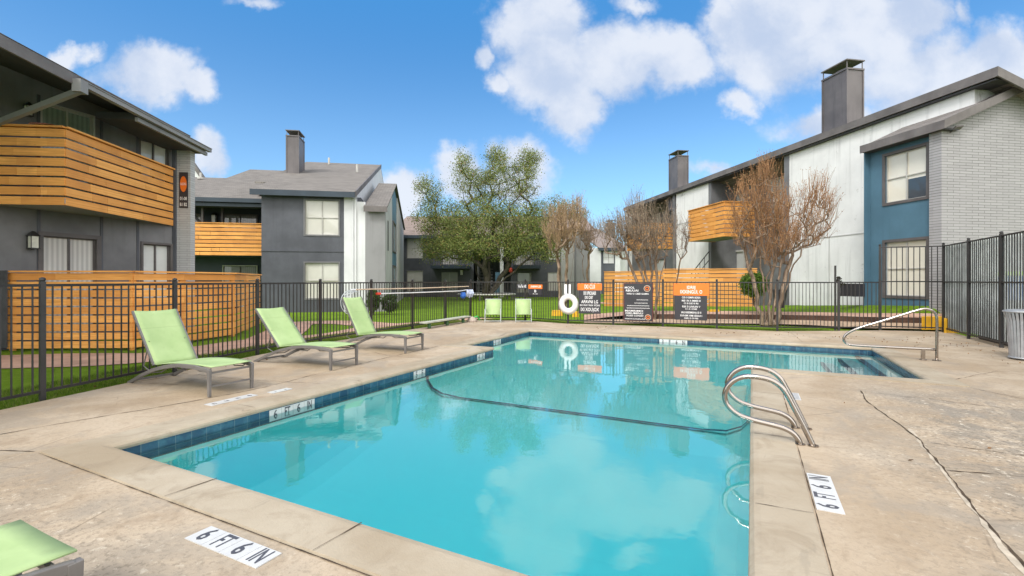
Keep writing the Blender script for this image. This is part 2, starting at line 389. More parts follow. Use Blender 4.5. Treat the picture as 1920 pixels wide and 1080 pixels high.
# ------------------------------------------------------------------ ground, deck, pool
POOL = [(-5.17, 2.19), (0, 2.19), (0, 9.2), (2.38, 9.2), (2.38, 13.05), (-6.0, 13.05), (-6.0, 9.3), (-5.17, 9.3)]
def offs(poly, k):                            # outward offset of an orthogonal ccw loop
    out = []; n = len(poly)
    for i in range(n):
        p0 = Vector(poly[i-1]); p = Vector(poly[i]); p1 = Vector(poly[(i+1) % n])
        a = (p-p0).normalized(); b = (p1-p).normalized()
        na = Vector((a.y, -a.x)); nb = Vector((b.y, -b.x)); out.append(tuple(p+(na+nb)*k))
    return out
def concrete(name, base, deck=True):
    n = NT(name); p = n.pos()
    a = n.noise(p, .55, 7, .62, .5); b = n.noise(p, 2.6, 7, .68, .8); f = n.noise(p, 26, 6, .72); g = n.noise(p, 90, 3, .6)
    c = n.mix(n.ss(a, .34, .66), tuple(x*k for x, k in zip(base, (.80, .74, .66))), tuple(x*k for x, k in zip(base, (1.12, 1.12, 1.12))))
    c = n.mix(n.M('MULTIPLY', n.ss(b, .48, .70), .55), c, tuple(x*k for x, k in zip(base, (.62, .56, .50))))
    if deck:
        sx = n.nd('ShaderNodeSeparateXYZ'); n.si(sx.inputs[0], p)
        w = n.ss(n.M('ADD', sx.outputs[0], n.M('MULTIPLY', a, 2.0)), 1.4, 3.0)      # old rough slabs on the right and in front are greyer
        w2 = n.M('SUBTRACT', 1.0, n.ss(n.M('ADD', sx.outputs[1], n.M('MULTIPLY', b, 1.2)), 1.3, 2.9))
        rgh = n.M('MAXIMUM', n.M('MULTIPLY', w, n.M('SUBTRACT', 1.0, n.ss(sx.outputs[1], 7.0, 9.5))), n.M('MULTIPLY', w2, .75))
        blot = n.M('MULTIPLY', n.ss(n.noise(p, 1.1, 9, .74, .5), .44, .56), rgh)
        c = n.mix(n.M('MULTIPLY', blot, .8), c, (.215, .19, .155))
        spk = n.M('MULTIPLY', n.ss(f, .50, .60), n.M('ADD', n.M('MULTIPLY', rgh, .9), .26))
        c = n.mix(n.M('MULTIPLY', spk, .7), c, (.15, .12, .085))
        lt = n.M('MULTIPLY', n.ss(n.noise(p, 14, 7, .75), .56, .64), n.M('ADD', n.M('MULTIPLY', rgh, .8), .12))
        c = n.mix(lt, c, (.66, .58, .46))
    # long faint watermarks
    wm = n.noise(n.sc(p, (3, .8, 1)), 1.4, 6, .65, 1.2)
    c = n.mix(n.M('MULTIPLY', n.ss(wm, .60, .66), .28), c, tuple(x*.55 for x in base))
    hl = n.nd('ShaderNodeTexVoronoi', feature='DISTANCE_TO_EDGE'); n.si(hl.inputs['Vector'], n.V('ADD', p, n.sc(n.nd('ShaderNodeTexNoise').outputs['Color'], (.5, .5, 0)))); hl.inputs['Scale'].default_value = .55
    cr = n.M('MULTIPLY', n.M('SUBTRACT', 1.0, n.ss(hl.outputs['Distance'], .0, .006)), n.ss(n.noise(p, .9, 3), .5, .6))
    c = n.mix(n.M('MULTIPLY', cr, .55), c, (.10, .075, .05))
    c = n.mix(n.M('MULTIPLY', g, .22), c, tuple(x*.6 for x in base))
    if deck:
        gr = n.M('MULTIPLY', n.ss(n.noise(n.V('ADD', p, (17, 5, 0)), .8, 8, .7, .8), .50, .60), .42); c = n.mix(gr, c, (.27, .235, .19))
    n.set(c, n.ss(b, -1.2, 1.4), 0, .25)
    n.bump(n.M('ADD', n.M('MULTIPLY', f, .7), n.M('MULTIPLY', g, .4)), .55, .008); return n.m
deckm = concrete('deck_concrete', (.43, .35, .258)); copem = concrete('coping_concrete', (.39, .335, .255), False)
pathm = paint('pink_path', (.44, .28, .205), .2, 1.3, .85, .2, .4, 20, stain=((.2, .12, .08), .3))
def grassmat(name):
    n = NT(name); p = n.pos(); a = n.noise(p, .8, 6, .7); b = n.noise(p, 5, 6, .75); f = n.noise(n.sc(p, (1, 1, .3)), 45, 4, .7)
    c = n.mix(n.ss(a, .3, .7), (.105, .20, .010), (.18, .30, .02)); c = n.mix(n.M('MULTIPLY', n.ss(b, .42, .7), .55), c, (.24, .33, .045))
    c = n.mix(n.M('MULTIPLY', n.ss(f, .5, .7), .6), c, (.05, .11, .008))
    n.set(c, .9, 0, .1); n.bump(n.M('ADD', f, b), 1.0, .05); return n.m
grassm = grassmat('lawn_grass')
big = [(-260, -60), (260, -60), (260, 420), (-260, 420)]
sheet('ground', big, [[(-7.4, -4), (4.8, -4), (4.8, 14.2), (-7.4, 14.2)]], -.06, grassm)

FENCE_L = [(-7.35, 0.3), (-8.02, 2.69), (-8.52, 4.5), (-9.02, 6.32), (-9.30, 8.15), (-9.42, 10.0), (-9.47, 11.85), (-9.52, 13.7), (-9.6, 15.5)]
FB = [(-9.6, 15.5), gp(985, 600.5), gp(1065, 606.0), gp(1150, 608.5), gp(1243, 611.5), gp(1344, 615.5), gp(1457.5, 620.0), gp(1572.5, 620)]
FENCE_B = [(p[0], p[1]) for p in FB]
FENCE_T = [tuple(gp(1572.5, 620)[:2]), tuple(gp(1650, 619)[:2]), (4.97, 18.0)]
FENCE_R = [(4.97, y) for y in (18.0, 16.2, 14.4, 12.6, 10.8, 9.0, 7.2, 5.4, 3.6)]
outer = [(-7.2, -4.5), (6.0, -4.5), (5.15, 2), (5.15, 18.2)]+[(p[0]+.05, p[1]-.02) for p in reversed(FENCE_T[:2])]
outer += [(p[0], p[1]-.16) for p in reversed(FENCE_B[1:-1])]+[(-9.42, 15.35)]
outer += [(p[0]+.12, p[1]) for p in reversed(FENCE_L[:-1])]
sheet('pool_deck', outer, [offs(POOL, .355)], 0, deckm)

# coping ring with a rounded lip
def coping():
    prof = [(.354, -.01), (.351, .015), (.05, .018), (.012, .012), (-.012, -.008), (-.018, -.028), (-.012, -.05), (.02, -.06)]
    loops = [[(x, y, z) for (x, y) in offs(POOL, k)] for (k, z) in prof]; m = MB(); n = len(POOL)
    vs = [p for l in loops for p in l]
    fs = [(j*n+i, j*n+(i+1) % n, (j+1)*n+(i+1) % n, (j+1)*n+i) for j in range(len(loops)-1) for i in range(n)]
    m.add(vs, fs, 0); o = m.build('pool_coping', copem); o['kind'] = 'structure'; return o
coping()
# waterline tile band
def tilemat():
    n = NT('waterline_tile'); g = n.nd('ShaderNodeNewGeometry'); s = n.nd('ShaderNodeSeparateXYZ'); n.si(s.inputs[0], g.outputs['Position'])
    c = n.nd('ShaderNodeCombineXYZ'); n.si(c.inputs[0], n.M('ADD', s.outputs[0], s.outputs[1])); n.si(c.inputs[1], s.outputs[2])
    b = n.nd('ShaderNodeTexBrick', offset=0.0); n.si(b.inputs['Vector'], c.outputs[0]); b.inputs['Scale'].default_value = 1
    b.inputs['Brick Width'].default_value = .152; b.inputs['Row Height'].default_value = .152; b.inputs['Mortar Size'].default_value = .004
    b.inputs['Color1'].default_value = (.010, .042, .085, 1); b.inputs['Color2'].default_value = (.022, .085, .14, 1); b.inputs['Mortar'].default_value = (.1, .16, .18, 1)
    q = n.noise(g.outputs['Position'], 9, 4, .6); col = n.mix(n.M('MULTIPLY', n.ss(q, .45, .7), .6), b.outputs[0], (.05, .16, .22))
    n.set(col, .22, 0, .5); return n.m
tile = tilemat()
WL = -.128
def plaster():
    n = NT('pool_plaster'); p = n.pos(); a = n.noise(p, .5, 4, .5); s = n.nd('ShaderNodeSeparateXYZ'); n.si(s.inputs[0], p)
    dp = n.ss(s.outputs[2], -1.15, -.2)
    c = n.mix(dp, (.17, .92, .93), (.34, .93, .92)); c = n.mix(n.M('MULTIPLY', n.ss(a, .3, .7), .15), c, (.40, .93, .93))
    n.set(c, .8, 0, .1); return n.m
plas = plaster()
def shell():
    m = MB(); n = len(POOL); a = [(x, y, -.055) for x, y in POOL]; b = [(x, y, WL-.09) for x, y in POOL]
    m.add(a+b, [(i, (i+1) % n, n+(i+1) % n, n+i) for i in range(n)], 0); o = m.build('waterline_tiles', tile); o['kind'] = 'structure'
    m = MB()
    def fz(x, y):
        t = (y-3.5)/3.4; t = max(0, min(1, t)); base = -1.15+(.62)*t*t*(3-2*t)
        if y > 6.9: base = -.53+.10*min(1, (y-6.9)/6)
        return base
    # walls down to a coved floor, floor as a grid
    xs = sorted(set([-6.0, -5.9, -5.17, -5.05, -4.85, 0.0-.12, -.3, 0, 1.3, 2.38]+list(np.linspace(-4.5, -.6, 9))))
    ys = sorted(set([2.19, 2.3, 2.5, 9.2, 9.3, 13.05, 12.95, 12.7]+list(np.linspace(3, 12.4, 16))))
    def inside(x, y):
        return (-5.17 <= x <= 0 and 2.19 <= y <= 13.05) or (9.2 <= y <= 13.05 and -6 <= x <= 2.38)
    def edge(x, y):
        d = min(abs(y-2.19), abs(y-13.05))
        if y < 9.25: d = min(d, abs(x+5.17), abs(x))
        else: d = min(d, abs(x+6), abs(x-2.38))
        return d
    def z(x, y):
        d = edge(x, y); b = fz(x, y); return b+.25*(max(0, .3-d)/.3)**2
    idx = {}; vs = []; fs = []
    for i in range(len(xs)-1):
        for j in range(len(ys)-1):
            if inside((xs[i]+xs[i+1])/2, (ys[j]+ys[j+1])/2):
                q = []
                for (ii, jj) in ((i, j), (i+1, j), (i+1, j+1), (i, j+1)):
                    if (ii, jj) not in idx: idx[(ii, jj)] = len(vs); vs.append((xs[ii], ys[jj], z(xs[ii], ys[jj])))
                    q.append(idx[(ii, jj)])
                fs.append(tuple(q))
    m.add(vs, fs, 0)
    a = [(x, y, WL-.09) for x, y in POOL]; b = [(x, y, -1.3) for x, y in POOL]
    m.add(a+b, [(i, (i+1) % n, n+(i+1) % n, n+i) for i in range(n)], 0)
    o = m.build('pool_basin', plas, smooth=False); o['kind'] = 'structure'
    # entry steps
    t = thing('pool_steps', (2, 11, WL), 'submerged white entry steps with dark blue nosing tiles at the far right pool corner', 'steps')
    m = MB()
    for k, (x, zz) in enumerate(((2.08, -.19), (1.74, -.27), (1.40, -.36))):
        m.box(x-.0, 2.375, 9.21, 13.03, -.9-k*.01, zz)
    st = paint('step_plaster', (.50, .80, .82), .06, 2, .8); m.build('tread', st, t)
    for (x, zz) in ((2.08, -.19), (1.74, -.27), (1.40, -.36)):
        MB().box(x-.012, x+.05, 9.22, 13.02, zz-.05, zz+.004).build('nosing_tile', paint('nosing', (.01, .03, .13), .1, 3, .3), t)
    # break line across the floor
    m = MB(); lane = paint('lane_tile', (.008, .05, .15), .1, 5, .4)
    pts = [(-5.155, 6.87, -.19), (-5.155, 6.87, -.28), (-5.05, 6.87, -.40), (-4.85, 6.87, -.475), (-4.5, 6.87, -.505)]+[(x, 6.87, -.505) for x in (-4, -3, -2, -1, -.6)]+[(-.3, 6.87, -.48), (-.12, 6.87, -.40), (-.02, 6.87, -.28)]
    for i in range(len(pts)-1):
        p, q = pts[i], pts[i+1]; w = .036
        m.add([(p[0], p[1]-w, p[2]), (p[0], p[1]+w, p[2]), (q[0], q[1]+w, q[2]), (q[0], q[1]-w, q[2])], [(0, 1, 2, 3)], 0)
    tag(m.build('floor_stripe', lane), kind='structure')
    # water
    n_ = NT('pool_water'); g = n_.nd('ShaderNodeBsdfGlossy'); g.inputs['Roughness'].default_value = 0.0; g.inputs['Color'].default_value = (1, 1, 1, 1)
    tr = n_.nd('ShaderNodeBsdfTransparent'); tr.inputs[0].default_value = (.95, 1, 1, 1)
    fr = n_.nd('ShaderNodeFresnel'); fr.inputs['IOR'].default_value = 2.05
    bp = n_.nd('ShaderNodeBump'); bp.inputs['Strength'].default_value = .10; bp.inputs['Distance'].default_value = .02
    pz = n_.pos(); n_.si(bp.inputs['Height'], n_.M('ADD', n_.noise(n_.sc(pz, (1.6, 1.6, 1)), 1.6, 3, .5), n_.M('MULTIPLY', n_.noise(pz, 9, 3, .5), .10)))
    for x_ in (g, fr): n_.t.links.new(bp.outputs[0], x_.inputs['Normal'])
    mx = n_.nd('ShaderNodeMixShader'); n_.t.links.new(fr.outputs[0], mx.inputs[0]); n_.t.links.new(tr.outputs[0], mx.inputs[1]); n_.t.links.new(g.outputs[0], mx.inputs[2])
    n_.t.links.new(mx.outputs[0], n_.out.inputs[0])
    o = sheet('pool_water', [(x, y) for x, y in offs(POOL, .004)], [], WL, n_.m)
shell()

# joints and cracks in the deck
crackm = paint('joint_dirt', (.075, .055, .038), .4, 9, .9, .1, 0)
crackl = paint('joint_patch', (.42, .36, .28), .2, 9, .9, .1, 0)
def crack(pts, w=.012, jit=.02, mat=None, z=.004, name='deck_joint', seg=.07):
    m = MB(); P = [Vector(p) for p in pts]; out = []
    for a, b in zip(P[:-1], P[1:]):
        n = max(1, int((b-a).length/seg))
        for i in range(n): out.append(a.lerp(b, i/n))
    out.append(P[-1]); off = 0; vs = []
    for i, p in enumerate(out):
        q = out[min(i+1, len(out)-1)]-out[max(i-1, 0)]; nn = Vector((-q.y, q.x)).normalized()
        off = off*.8+random.uniform(-jit, jit)*.5; ww = w*random.uniform(.15, 1.3)
        c = p+nn*off; vs += [(*(c-nn*ww/2), z), (*(c+nn*ww/2), z)]
    m.add(vs, [(2*i, 2*i+1, 2*i+3, 2*i+2) for i in range(len(out)-1)], 0)
    return tag(m.build(name, mat or crackm), kind='structure')
crack([(-6.62, 1.2), (-6.5, 2.2), (-6.2, 3.4), (-6.12, 4.4), (-6.3, 6.4), (-6.4, 9)], .014, .02)
crack([(1.31, 7.9), (1.28, 7.2), (1.36, 6.4), (1.40, 5.63), (1.36, 4.9), (1.30, 3.8), (1.27, 2.2)], .016, .02)
crack([(1.42, 6.1), (1.38, 5.3), (1.33, 4.5), (1.25, 3.6), (1.2, 2.2)], .035, .014, crackl, .0025)
crack([(1.47, 5.66), (2.1, 5.60), (3.5, 5.4), (5, 5.5)], .014, .015)
crack([(1.36, 4.9), (1.9, 5.02), (3.2, 4.7), (5, 4.6)], .014, .02)
crack([(1.5, 7.85), (1.75, 7.72), (1.9, 7.8), (3.2, 7.4)], .01, .03)
crack([(2.5, 9.15), (3.3, 7.9)], .01, .01)
crack([(2.5, 9.15), (3.6, 10.6), (4.9, 11)], .008, .02)
crack([(-5.6, 1.83), (-6.6, 1.4), (-7.6, 1.3)], .014, .02)
crack([(-.0, 1.83), (.4, -2)], .01, .01); crack([(.365, 1.9), (.368, 5.0), (.365, 9.0)], .008, .0015); crack([(-5.52, 1.825), (.36, 1.822)], .009, .0015, z=.006)
crack([(-5.6, 7.4), (-6.4, 7.3), (-7.4, 7.7), (-9.2, 7.9)], .008, .03); crack([(-5.6, 4.9), (-6.9, 4.6), (-8.4, 4.4)], .007, .02)
crack([(-4, 13.45), (-4.1, 15.6)], .008, .01); crack([(1.1, 13.45), (1.0, 15.8)], .008, .01); crack([(3.0, 13.0), (3.5, 14.2), (4.9, 14.5)], .01, .05)
for x in (-3.6, -2.15, -.75): crack([(x, 1.835), (x+.02, 2.18)], .008, .004, z=.0215, name='coping_joint')
for y in (3.6, 5.25, 7.0): crack([(-5.18, y), (-5.52, y)], .007, .004, z=.0215, name='coping_joint')
for y in (3.55, 5.18, 7.1): crack([(.02, y), (.35, y+.01)], .007, .006, z=.0215, name='coping_joint')

# ------------------------------------------------------------------ walks and terrace
def ribbon(name, pts, mat, z=-.045):
    m = MB(); P = [(Vector((p[0][0], p[0][1])), p[1]) for p in pts]; vs = []
    fine = []
    for i in range(len(P)-1):
        p0 = P[max(i-1, 0)][0]; p1 = P[i][0]; p2 = P[i+1][0]; p3 = P[min(i+2, len(P)-1)][0]
        for k in range(6):
            t = k/6; q = .5*((2*p1)+(-p0+p2)*t+(2*p0-5*p1+4*p2-p3)*t*t+(-p0+3*p1-3*p2+p3)*t**3)
            fine.append((q, P[i][1]*(1-t)+P[i+1][1]*t))
    fine.append(P[-1])
    for i, (p, w) in enumerate(fine):
        q = fine[min(i+1, len(fine)-1)][0]-fine[max(i-1, 0)][0]; nn = Vector((-q.y, q.x)).normalized()
        vs += [(*(p-nn*w/2), z), (*(p+nn*w/2), z)]
    m.add(vs, [(2*i, 2*i+1, 2*i+3, 2*i+2) for i in range(len(fine)-1)], 0)
    return tag(m.build(name, mat), kind='structure')
ribbon('path', [(gp(-500, 690)[:2], 1.9), (gp(40, 672)[:2], 1.8), (gp(250, 667)[:2], 1.5), (gp(400, 650)[:2], 1.5), (gp(480, 638)[:2], 1.5), (gp(560, 632)[:2], 1.3), (gp(640, 624)[:2], 1.3), (gp(720, 610)[:2], 1.4), (gp(800, 604)[:2], 1.5), (gp(900, 594)[:2], 1.6)], pathm)
ribbon('path', [(gp(500, 637)[:2], 1.3), (gp(535, 618)[:2], 1.2), (gp(560, 604)[:2], 1.3), (gp(640, 602)[:2], 1.4), (gp(700, 606)[:2], 1.4), (gp(740, 608)[:2], 1.3)], pathm, -.041)
ribbon('path', [(gp(1090, 566)[:2], 1.6), (gp(1150, 567)[:2], 2.2), (gp(1215, 572)[:2], 2)], pathm)

# terrace behind the back fence: (bearing, path near, path far, timber base, timber top, strip far, wall foot) each (y, d)
TER = [(1095, (606, 16.9), (600, 18.3), (600, 18.4), (599.5, 18.5), (590, 21.0), (574, 27.2)),
       (1190, (606, 16.9), (598, 18.5), (598, 18.5), (589, 18.55), (583, 20.0), (573.5, 26.6)),
       (1340, (606, 16.9), (598, 18.4), (598, 18.4), (589, 18.45), (583, 19.8), (573, 23.9)),
       (1440, (607, 16.5), (599, 18.0), (599, 18.0), (590, 18.05), (584, 19.2), (572.5, 22.9)),
       (1510, (609, 16.0), (600, 17.2), (600, 17.2), (591, 17.25), (585, 18.0), (572, 21.9)),
       (1572, (612, 15.2), (602, 16.2), (602, 16.2), (592, 16.25), (586, 17.0), (572, 20.1)),
       (1625, (615, 14.8), (604, 15.4), (604, 15.4), (594, 15.45), (587, 15.9), (572, 16.95)),
       (1690, (616, 14.6), (605, 14.95), (605, 14.95), (595, 15.0), (587, 15.15), (573, 15.45)),
       (1790, (619, 14.0), (606, 14.1), (606, 14.1), (596, 14.12), (588, 14.15), (574, 14.25))]
def tstrip(name, a, b, mat, back=False):
    m = MB(); vs = []
    for row in TER:
        for k in (a, b): y, d = row[k]; vs.append(tuple(at(row[0], d, zat(y, d))))
    m.add(vs, [(2*i, 2*i+1, 2*i+3, 2*i+2) for i in range(len(TER)-1)], 0); return tag(m.build(name, mat), kind='structure')
tstrip('path', 1, 2, paint('tan_walk', (.40, .29, .2), .2, 1.2, .9, .2, .4, 20))
timber = paint('old_timber', (.085, .05, .036), .3, 3, .9, .2, .6, 15)
tw = thing('retaining_edge', at(1400, 18.3, .05), 'low dark timber edging along the walk beyond the back pool fence', 'edging')
for k in range(2):
    m = MB()
    for i in range(1, len(TER)-1):
        p = at(TER[i][0], TER[i][3][1], 0); q = at(TER[i+1][0], TER[i+1][3][1], 0)
        za, zb = zat(*TER[i][3]), zat(*TER[i+1][3]); ta, tb = zat(*TER[i][4]), zat(*TER[i+1][4])
        la = za+(ta-za)*k/2; lb = zb+(tb-zb)*k/2; ua = za+(ta-za)*(k+1)/2-.008; ub = zb+(tb-zb)*(k+1)/2-.008
        nrm = Vector((SN, -CS, 0))*(.03 if k == 0 else .0); bk = Vector((-SN, CS, 0))*.12
        m.hexa([p+nrm+Vector((0, 0, la-.02)), q+nrm+Vector((0, 0, lb-.02)), q+bk+Vector((0, 0, lb-.02)), p+bk+Vector((0, 0, la-.02))],
               [p+nrm+Vector((0, 0, ua)), q+nrm+Vector((0, 0, ub)), q+bk+Vector((0, 0, ub)), p+bk+Vector((0, 0, ua))])
    m.build('timber_course', timber, tw)
tstrip('upper_walk', 4, 5, pathm)
tstrip('upper_lawn', 5, 6, grassm)

# ------------------------------------------------------------------ fences
def iron_fence(name, pts, h, label, spacing=.105, pick=.016, mat=black, post=.055, cap=True, zf=None, railz=None, thick=.03, alt=None, postmat=None):
    f = thing(name, (pts[0][0], pts[0][1], 0), label, 'fence', 'black metal fences round the pool deck')
    for i, p in enumerate(pts):
        m = MB(); m.box(p[0]-post/2, p[0]+post/2, p[1]-post/2, p[1]+post/2, -.05, h+.03)
        if cap: m.tube([(p[0], p[1], h+.03), (p[0], p[1], h+.045), (p[0], p[1], h+.07), (p[0], p[1], h+.082)], [.022, .036, .034, .008], 8)
        m.build('post', postmat or mat, f)
    for a, b in zip(pts[:-1], pts[1:]):
        A = Vector((a[0], a[1], 0)); B = Vector((b[0], b[1], 0)); L = (B-A).length; m = MB()
        for z in (railz or (.10, h-.02)): m.bar(A+Vector((0, 0, z)), B+Vector((0, 0, z)), thick, .034)
        n = max(2, int(L/spacing))
        for k in range(1, n):
            q = A.lerp(B, k/n); q += Vector((random.uniform(-.004, .004), random.uniform(-.004, .004), 0))
            m.box(q.x-pick/2, q.x+pick/2, q.y-pick/2, q.y+pick/2, .085, h-.003)
        m.build('picket_panel', mat, f)
        if alt:
            m = MB()
            for k in range(n):
                q = A.lerp(B, (k+.5)/n); m.box(q.x+.02, q.x+.036, q.y-.032, q.y+.032, .15, h-.03)
            m.build('pale_slats', alt, f)  # pale slats set between the pickets for a striped look
    return f
iron_fence('pool_fence', [(-6.7, -2.0)]+FENCE_L, 1.46, 'black metal picket fence behind the green loungers on the left of the pool')
iron_fence('pool_fence', FENCE_B, 1.462, 'black metal picket fence across the back of the pool carrying the signs', post=.059)
iron_fence('pool_fence', FENCE_T[1:], 2.52, 'tall black metal picket fence in front of the blue wall panel', .13, .02, railz=(.12, 1.47, 2.5))
g_ = iron_fence('pool_gate', FENCE_T[:2], 1.466, 'low black metal gate between the back fence and the tall fence', .125, .018, post=.068)
g_['category'] = 'gate'
p = FENCE_T[0]; MB().box(p[0]-.11, p[0]-.06, p[1]-.03, p[1]+.03, 0, 1.95).build('latch_post', black, g_)
iron_fence('pool_fence', FENCE_R, 2.52, 'tall dark metal fence of close pickets along the right side of the deck', .115, .0145, black, .06, railz=(.12, 1.46, 2.5), alt=postgrey)

# ------------------------------------------------------------------ wooden board fences
def boards(m, A, B, z0, z1, n, gap=.036, th=.03, splits=1):
    A = Vector((A[0], A[1], 0)); B = Vector((B[0], B[1], 0)); hgt = (z1-z0)/n
    for k in range(n):
        cuts = [0]+sorted(random.uniform(.15, .85) for _ in range(splits))+[1]
        for c0, c1 in zip(cuts[:-1], cuts[1:]):
            p = A.lerp(B, c0)+Vector((0, 0, z0+(k+.5)*hgt)); q = A.lerp(B, c1-.0015)+Vector((0, 0, z0+(k+.5)*hgt))
            m.bar(p, q, th+random.uniform(-.003, .003), hgt-gap)
    return m
woodL = woodmat('cedar_boards', (CS, SN)); woodR = woodmat('cedar_boards_rear', (CS, SN), (.76, .37, .10))
def wood_fence(name, poly, zb, zt, label, mat, n=8, cat='fence', holes=None, gap=.036, loc=None):
    f = thing(name, (*poly[0][:2], 0), label, cat, 'orange board patio fences')
    for i in range(len(poly)-1):
        a, b = poly[i], poly[i+1]; m = MB(); boards(m, a, b, zb, zt, n, gap, splits=1); m.build('board_panel', mat, f)
        A = Vector((a[0], a[1], 0)); B = Vector((b[0], b[1], 0))
        MB().bar(A+Vector((0, 0, zt+.02)), B+Vector((0, 0, zt+.02)), .14, .038).build('top_cap', mat, f)
        k = max(1, round((B-A).length/1.8)); nrm = Vector((-(B-A).y, (B-A).x, 0)).normalized()
        if nrm.dot(A) < 0: nrm = -nrm
        for j in range(k+1): q = A.lerp(B, (j+.02)/(k+.04))+nrm*.065; MB().box(q.x-.045, q.x+.045, q.y-.045, q.y+.045, zb-.1, zt-.01).build('post', mat, f)
    return f
wf = [at(14, 10.5), at(250, 10.62), at(345, 11.7), at(440, 13.3), at(487, 16.6)]
wood_fence('patio_fence', [tuple(p[:2]) for p in wf], -.02, 1.68, 'long bright orange board patio fence under the left balcony', woodL, 9)
# grey shed panel at the frame's left edge
gt = thing('board_gate', at(-30, 10.3), 'dark grey weathered board panel at the left end of the orange patio fence', 'gate')
m = MB(); A = at(-130, 10.35); B = at(13, 10.4)
for k in range(10): q = A.lerp(B, (k+.5)/10); m.bar(q+Vector((0, 0, .03)), q+Vector((0, 0, 1.72)), .17, .03, up=Vector((-SN, CS, 0)))
m.build('boards', paint('grey_boards', (.06, .063, .066), .25, 3, .8, streak=.4), gt)
wr = [at(1133, 27), at(1243, 25)]; wr2 = [at(1243, 24.6), at(1330, 23.3), at(1420, 22.2)]
def sloped_fence(name, pts, yb, yt, label, ds):
    f = thing(name, tuple(pts[0][:2])+(0,), label, 'fence', 'orange board patio fences')
    for (a, b, da, db) in zip(pts[:-1], pts[1:], ds[:-1], ds[1:]):
        zb = min(zat(yb, da), zat(yb, db))-.05; zt = (zat(yt, da)+zat(yt, db))/2
        m = MB(); boards(m, a, b, zb, zt, 9, .035); m.build('board_panel', woodR, f)
        MB().bar(Vector((a[0], a[1], zt+.02)), Vector((b[0], b[1], zt+.02)), .12, .04).build('top_cap', woodR, f)
    return f
sloped_fence('patio_fence', wr, 574, 509.5, 'short orange board fence farthest away beside the thin bare tree', (27, 25))
sloped_fence('patio_fence', wr2, 573, 505, 'orange board patio fence in front of the white building on the right', (24.6, 23.3, 22.2))
m = MB()

# ------------------------------------------------------------------ building parts
def window(F, b, u0, u1, z0, z1, n=0.0, pane=None, mull='cross', fr=trim, inner=wtrim, fw=.09, name='window', proud=.03, midz=None, gls=None):
    m = MB()
    for (a, c, e, g) in ((u0-fw, u0, z0-fw, z1+fw), (u1, u1+fw, z0-fw, z1+fw), (u0, u1, z0-fw, z0), (u0, u1, z1, z1+fw)): m.fbox(F, a, c, n-.05, n+proud, e, g)
    w = m.build(name, fr, b)
    m = MB(); t = .028
    for (a, c, e, g) in ((u0, u0+t, z0, z1), (u1-t, u1, z0, z1), (u0+t, u1-t, z0, z0+t), (u0+t, u1-t, z1-t, z1)): m.fbox(F, a, c, n-.045, n+.012, e, g)
    um = (u0+u1)/2; zm = midz or (z0+z1)/2
    if mull in ('cross', 'v'): m.fbox(F, um-.02, um+.02, n-.045, n+.014, z0+t, z1-t)
    if mull in ('cross', 'h'):
        m.fbox(F, u0+t, um-.02, n-.045, n+.013, zm-.015, zm+.015); m.fbox(F, um+.02, u1-t, n-.045, n+.013, zm-.015, zm+.015)
    m.build('sash', inner, w)
    MB().fbox(F, u0+.004, u1-.004, n-.045, n-.03, z0+.004, z1-.004).build('pane', pane, w)
    return w
def holed(m, F, u0, u1, z0, z1, n0, n1, holes):
    us = sorted(set([u0, u1]+[h[0] for h in holes]+[h[1] for h in holes])); us = [u for u in us if u0 <= u <= u1]
    for a, b in zip(us[:-1], us[1:]):
        hs = sorted([(h[2], h[3]) for h in holes if h[0] <= a+1e-6 and h[1] >= b-1e-6]); z = z0
        for (p, q) in hs:
            if p > z: m.fbox(F, a, b, n0, n1, z, p, 0)
            z = q
        if z < z1: m.fbox(F, a, b, n0, n1, z, z1, 0)
    return m
def lamp(F, b, u, n, z, s=1.0):
    m = MB(); m.fbox(F, u-.05*s, u+.05*s, n, n+.02, z-.10*s, z+.12*s); m.fbox(F, u-.012*s, u+.012*s, n+.02, n+.12*s, z+.16*s, z+.18*s)
    m.hexa([F.P(u+a*.09*s, n+.03+c*.16*s, z+.10*s) for a, c in ((-1, 0), (1, 0), (1, 1), (-1, 1))], [F.P(u+a*.02*s, n+.09+c*.03*s, z+.20*s) for a, c in ((-1, 0), (1, 0), (1, 1), (-1, 1))])
    for a, c in ((-1, 0), (1, 0), (1, 1), (-1, 1)):
        x, y = u+a*.065*s, n+.045+c*.13*s; m.fbox(F, x-.006, x+.006, y-.006, y+.006, z-.14*s, z+.1*s)
    m.fbox(F, u-.075*s, u+.075*s, n+.035, n+.19*s, z-.16*s, z-.14*s); w = m.build('wall_lamp', black, b)
    MB().fbox(F, u-.055*s, u+.055*s, n+.055, n+.165*s, z-.138*s, z+.095*s).build('glass', paint('lamp_glass', (.6, .6, .52), .1, 9, .2, bump=0), w)
def balcony(b, poly, z0, z1, mat, n=8, floor=.14, undermat=underside, fpoly=None):
    m = MB(); fp = fpoly or poly; m.prism(fp, z0+.05, z0+.05+floor); o = m.build('balcony', undermat, b)
    for a, c in zip(poly[:-1], poly[1:]):
        m = MB(); boards(m, a, c, z0, z1, n, .04, .032, 2); m.build('rail_boards', mat, o)
        MB().bar(Vector((*a[:2], z1+.02)), Vector((*c[:2], z1+.02)), .15, .04).build('rail_cap', mat, o)
    return o
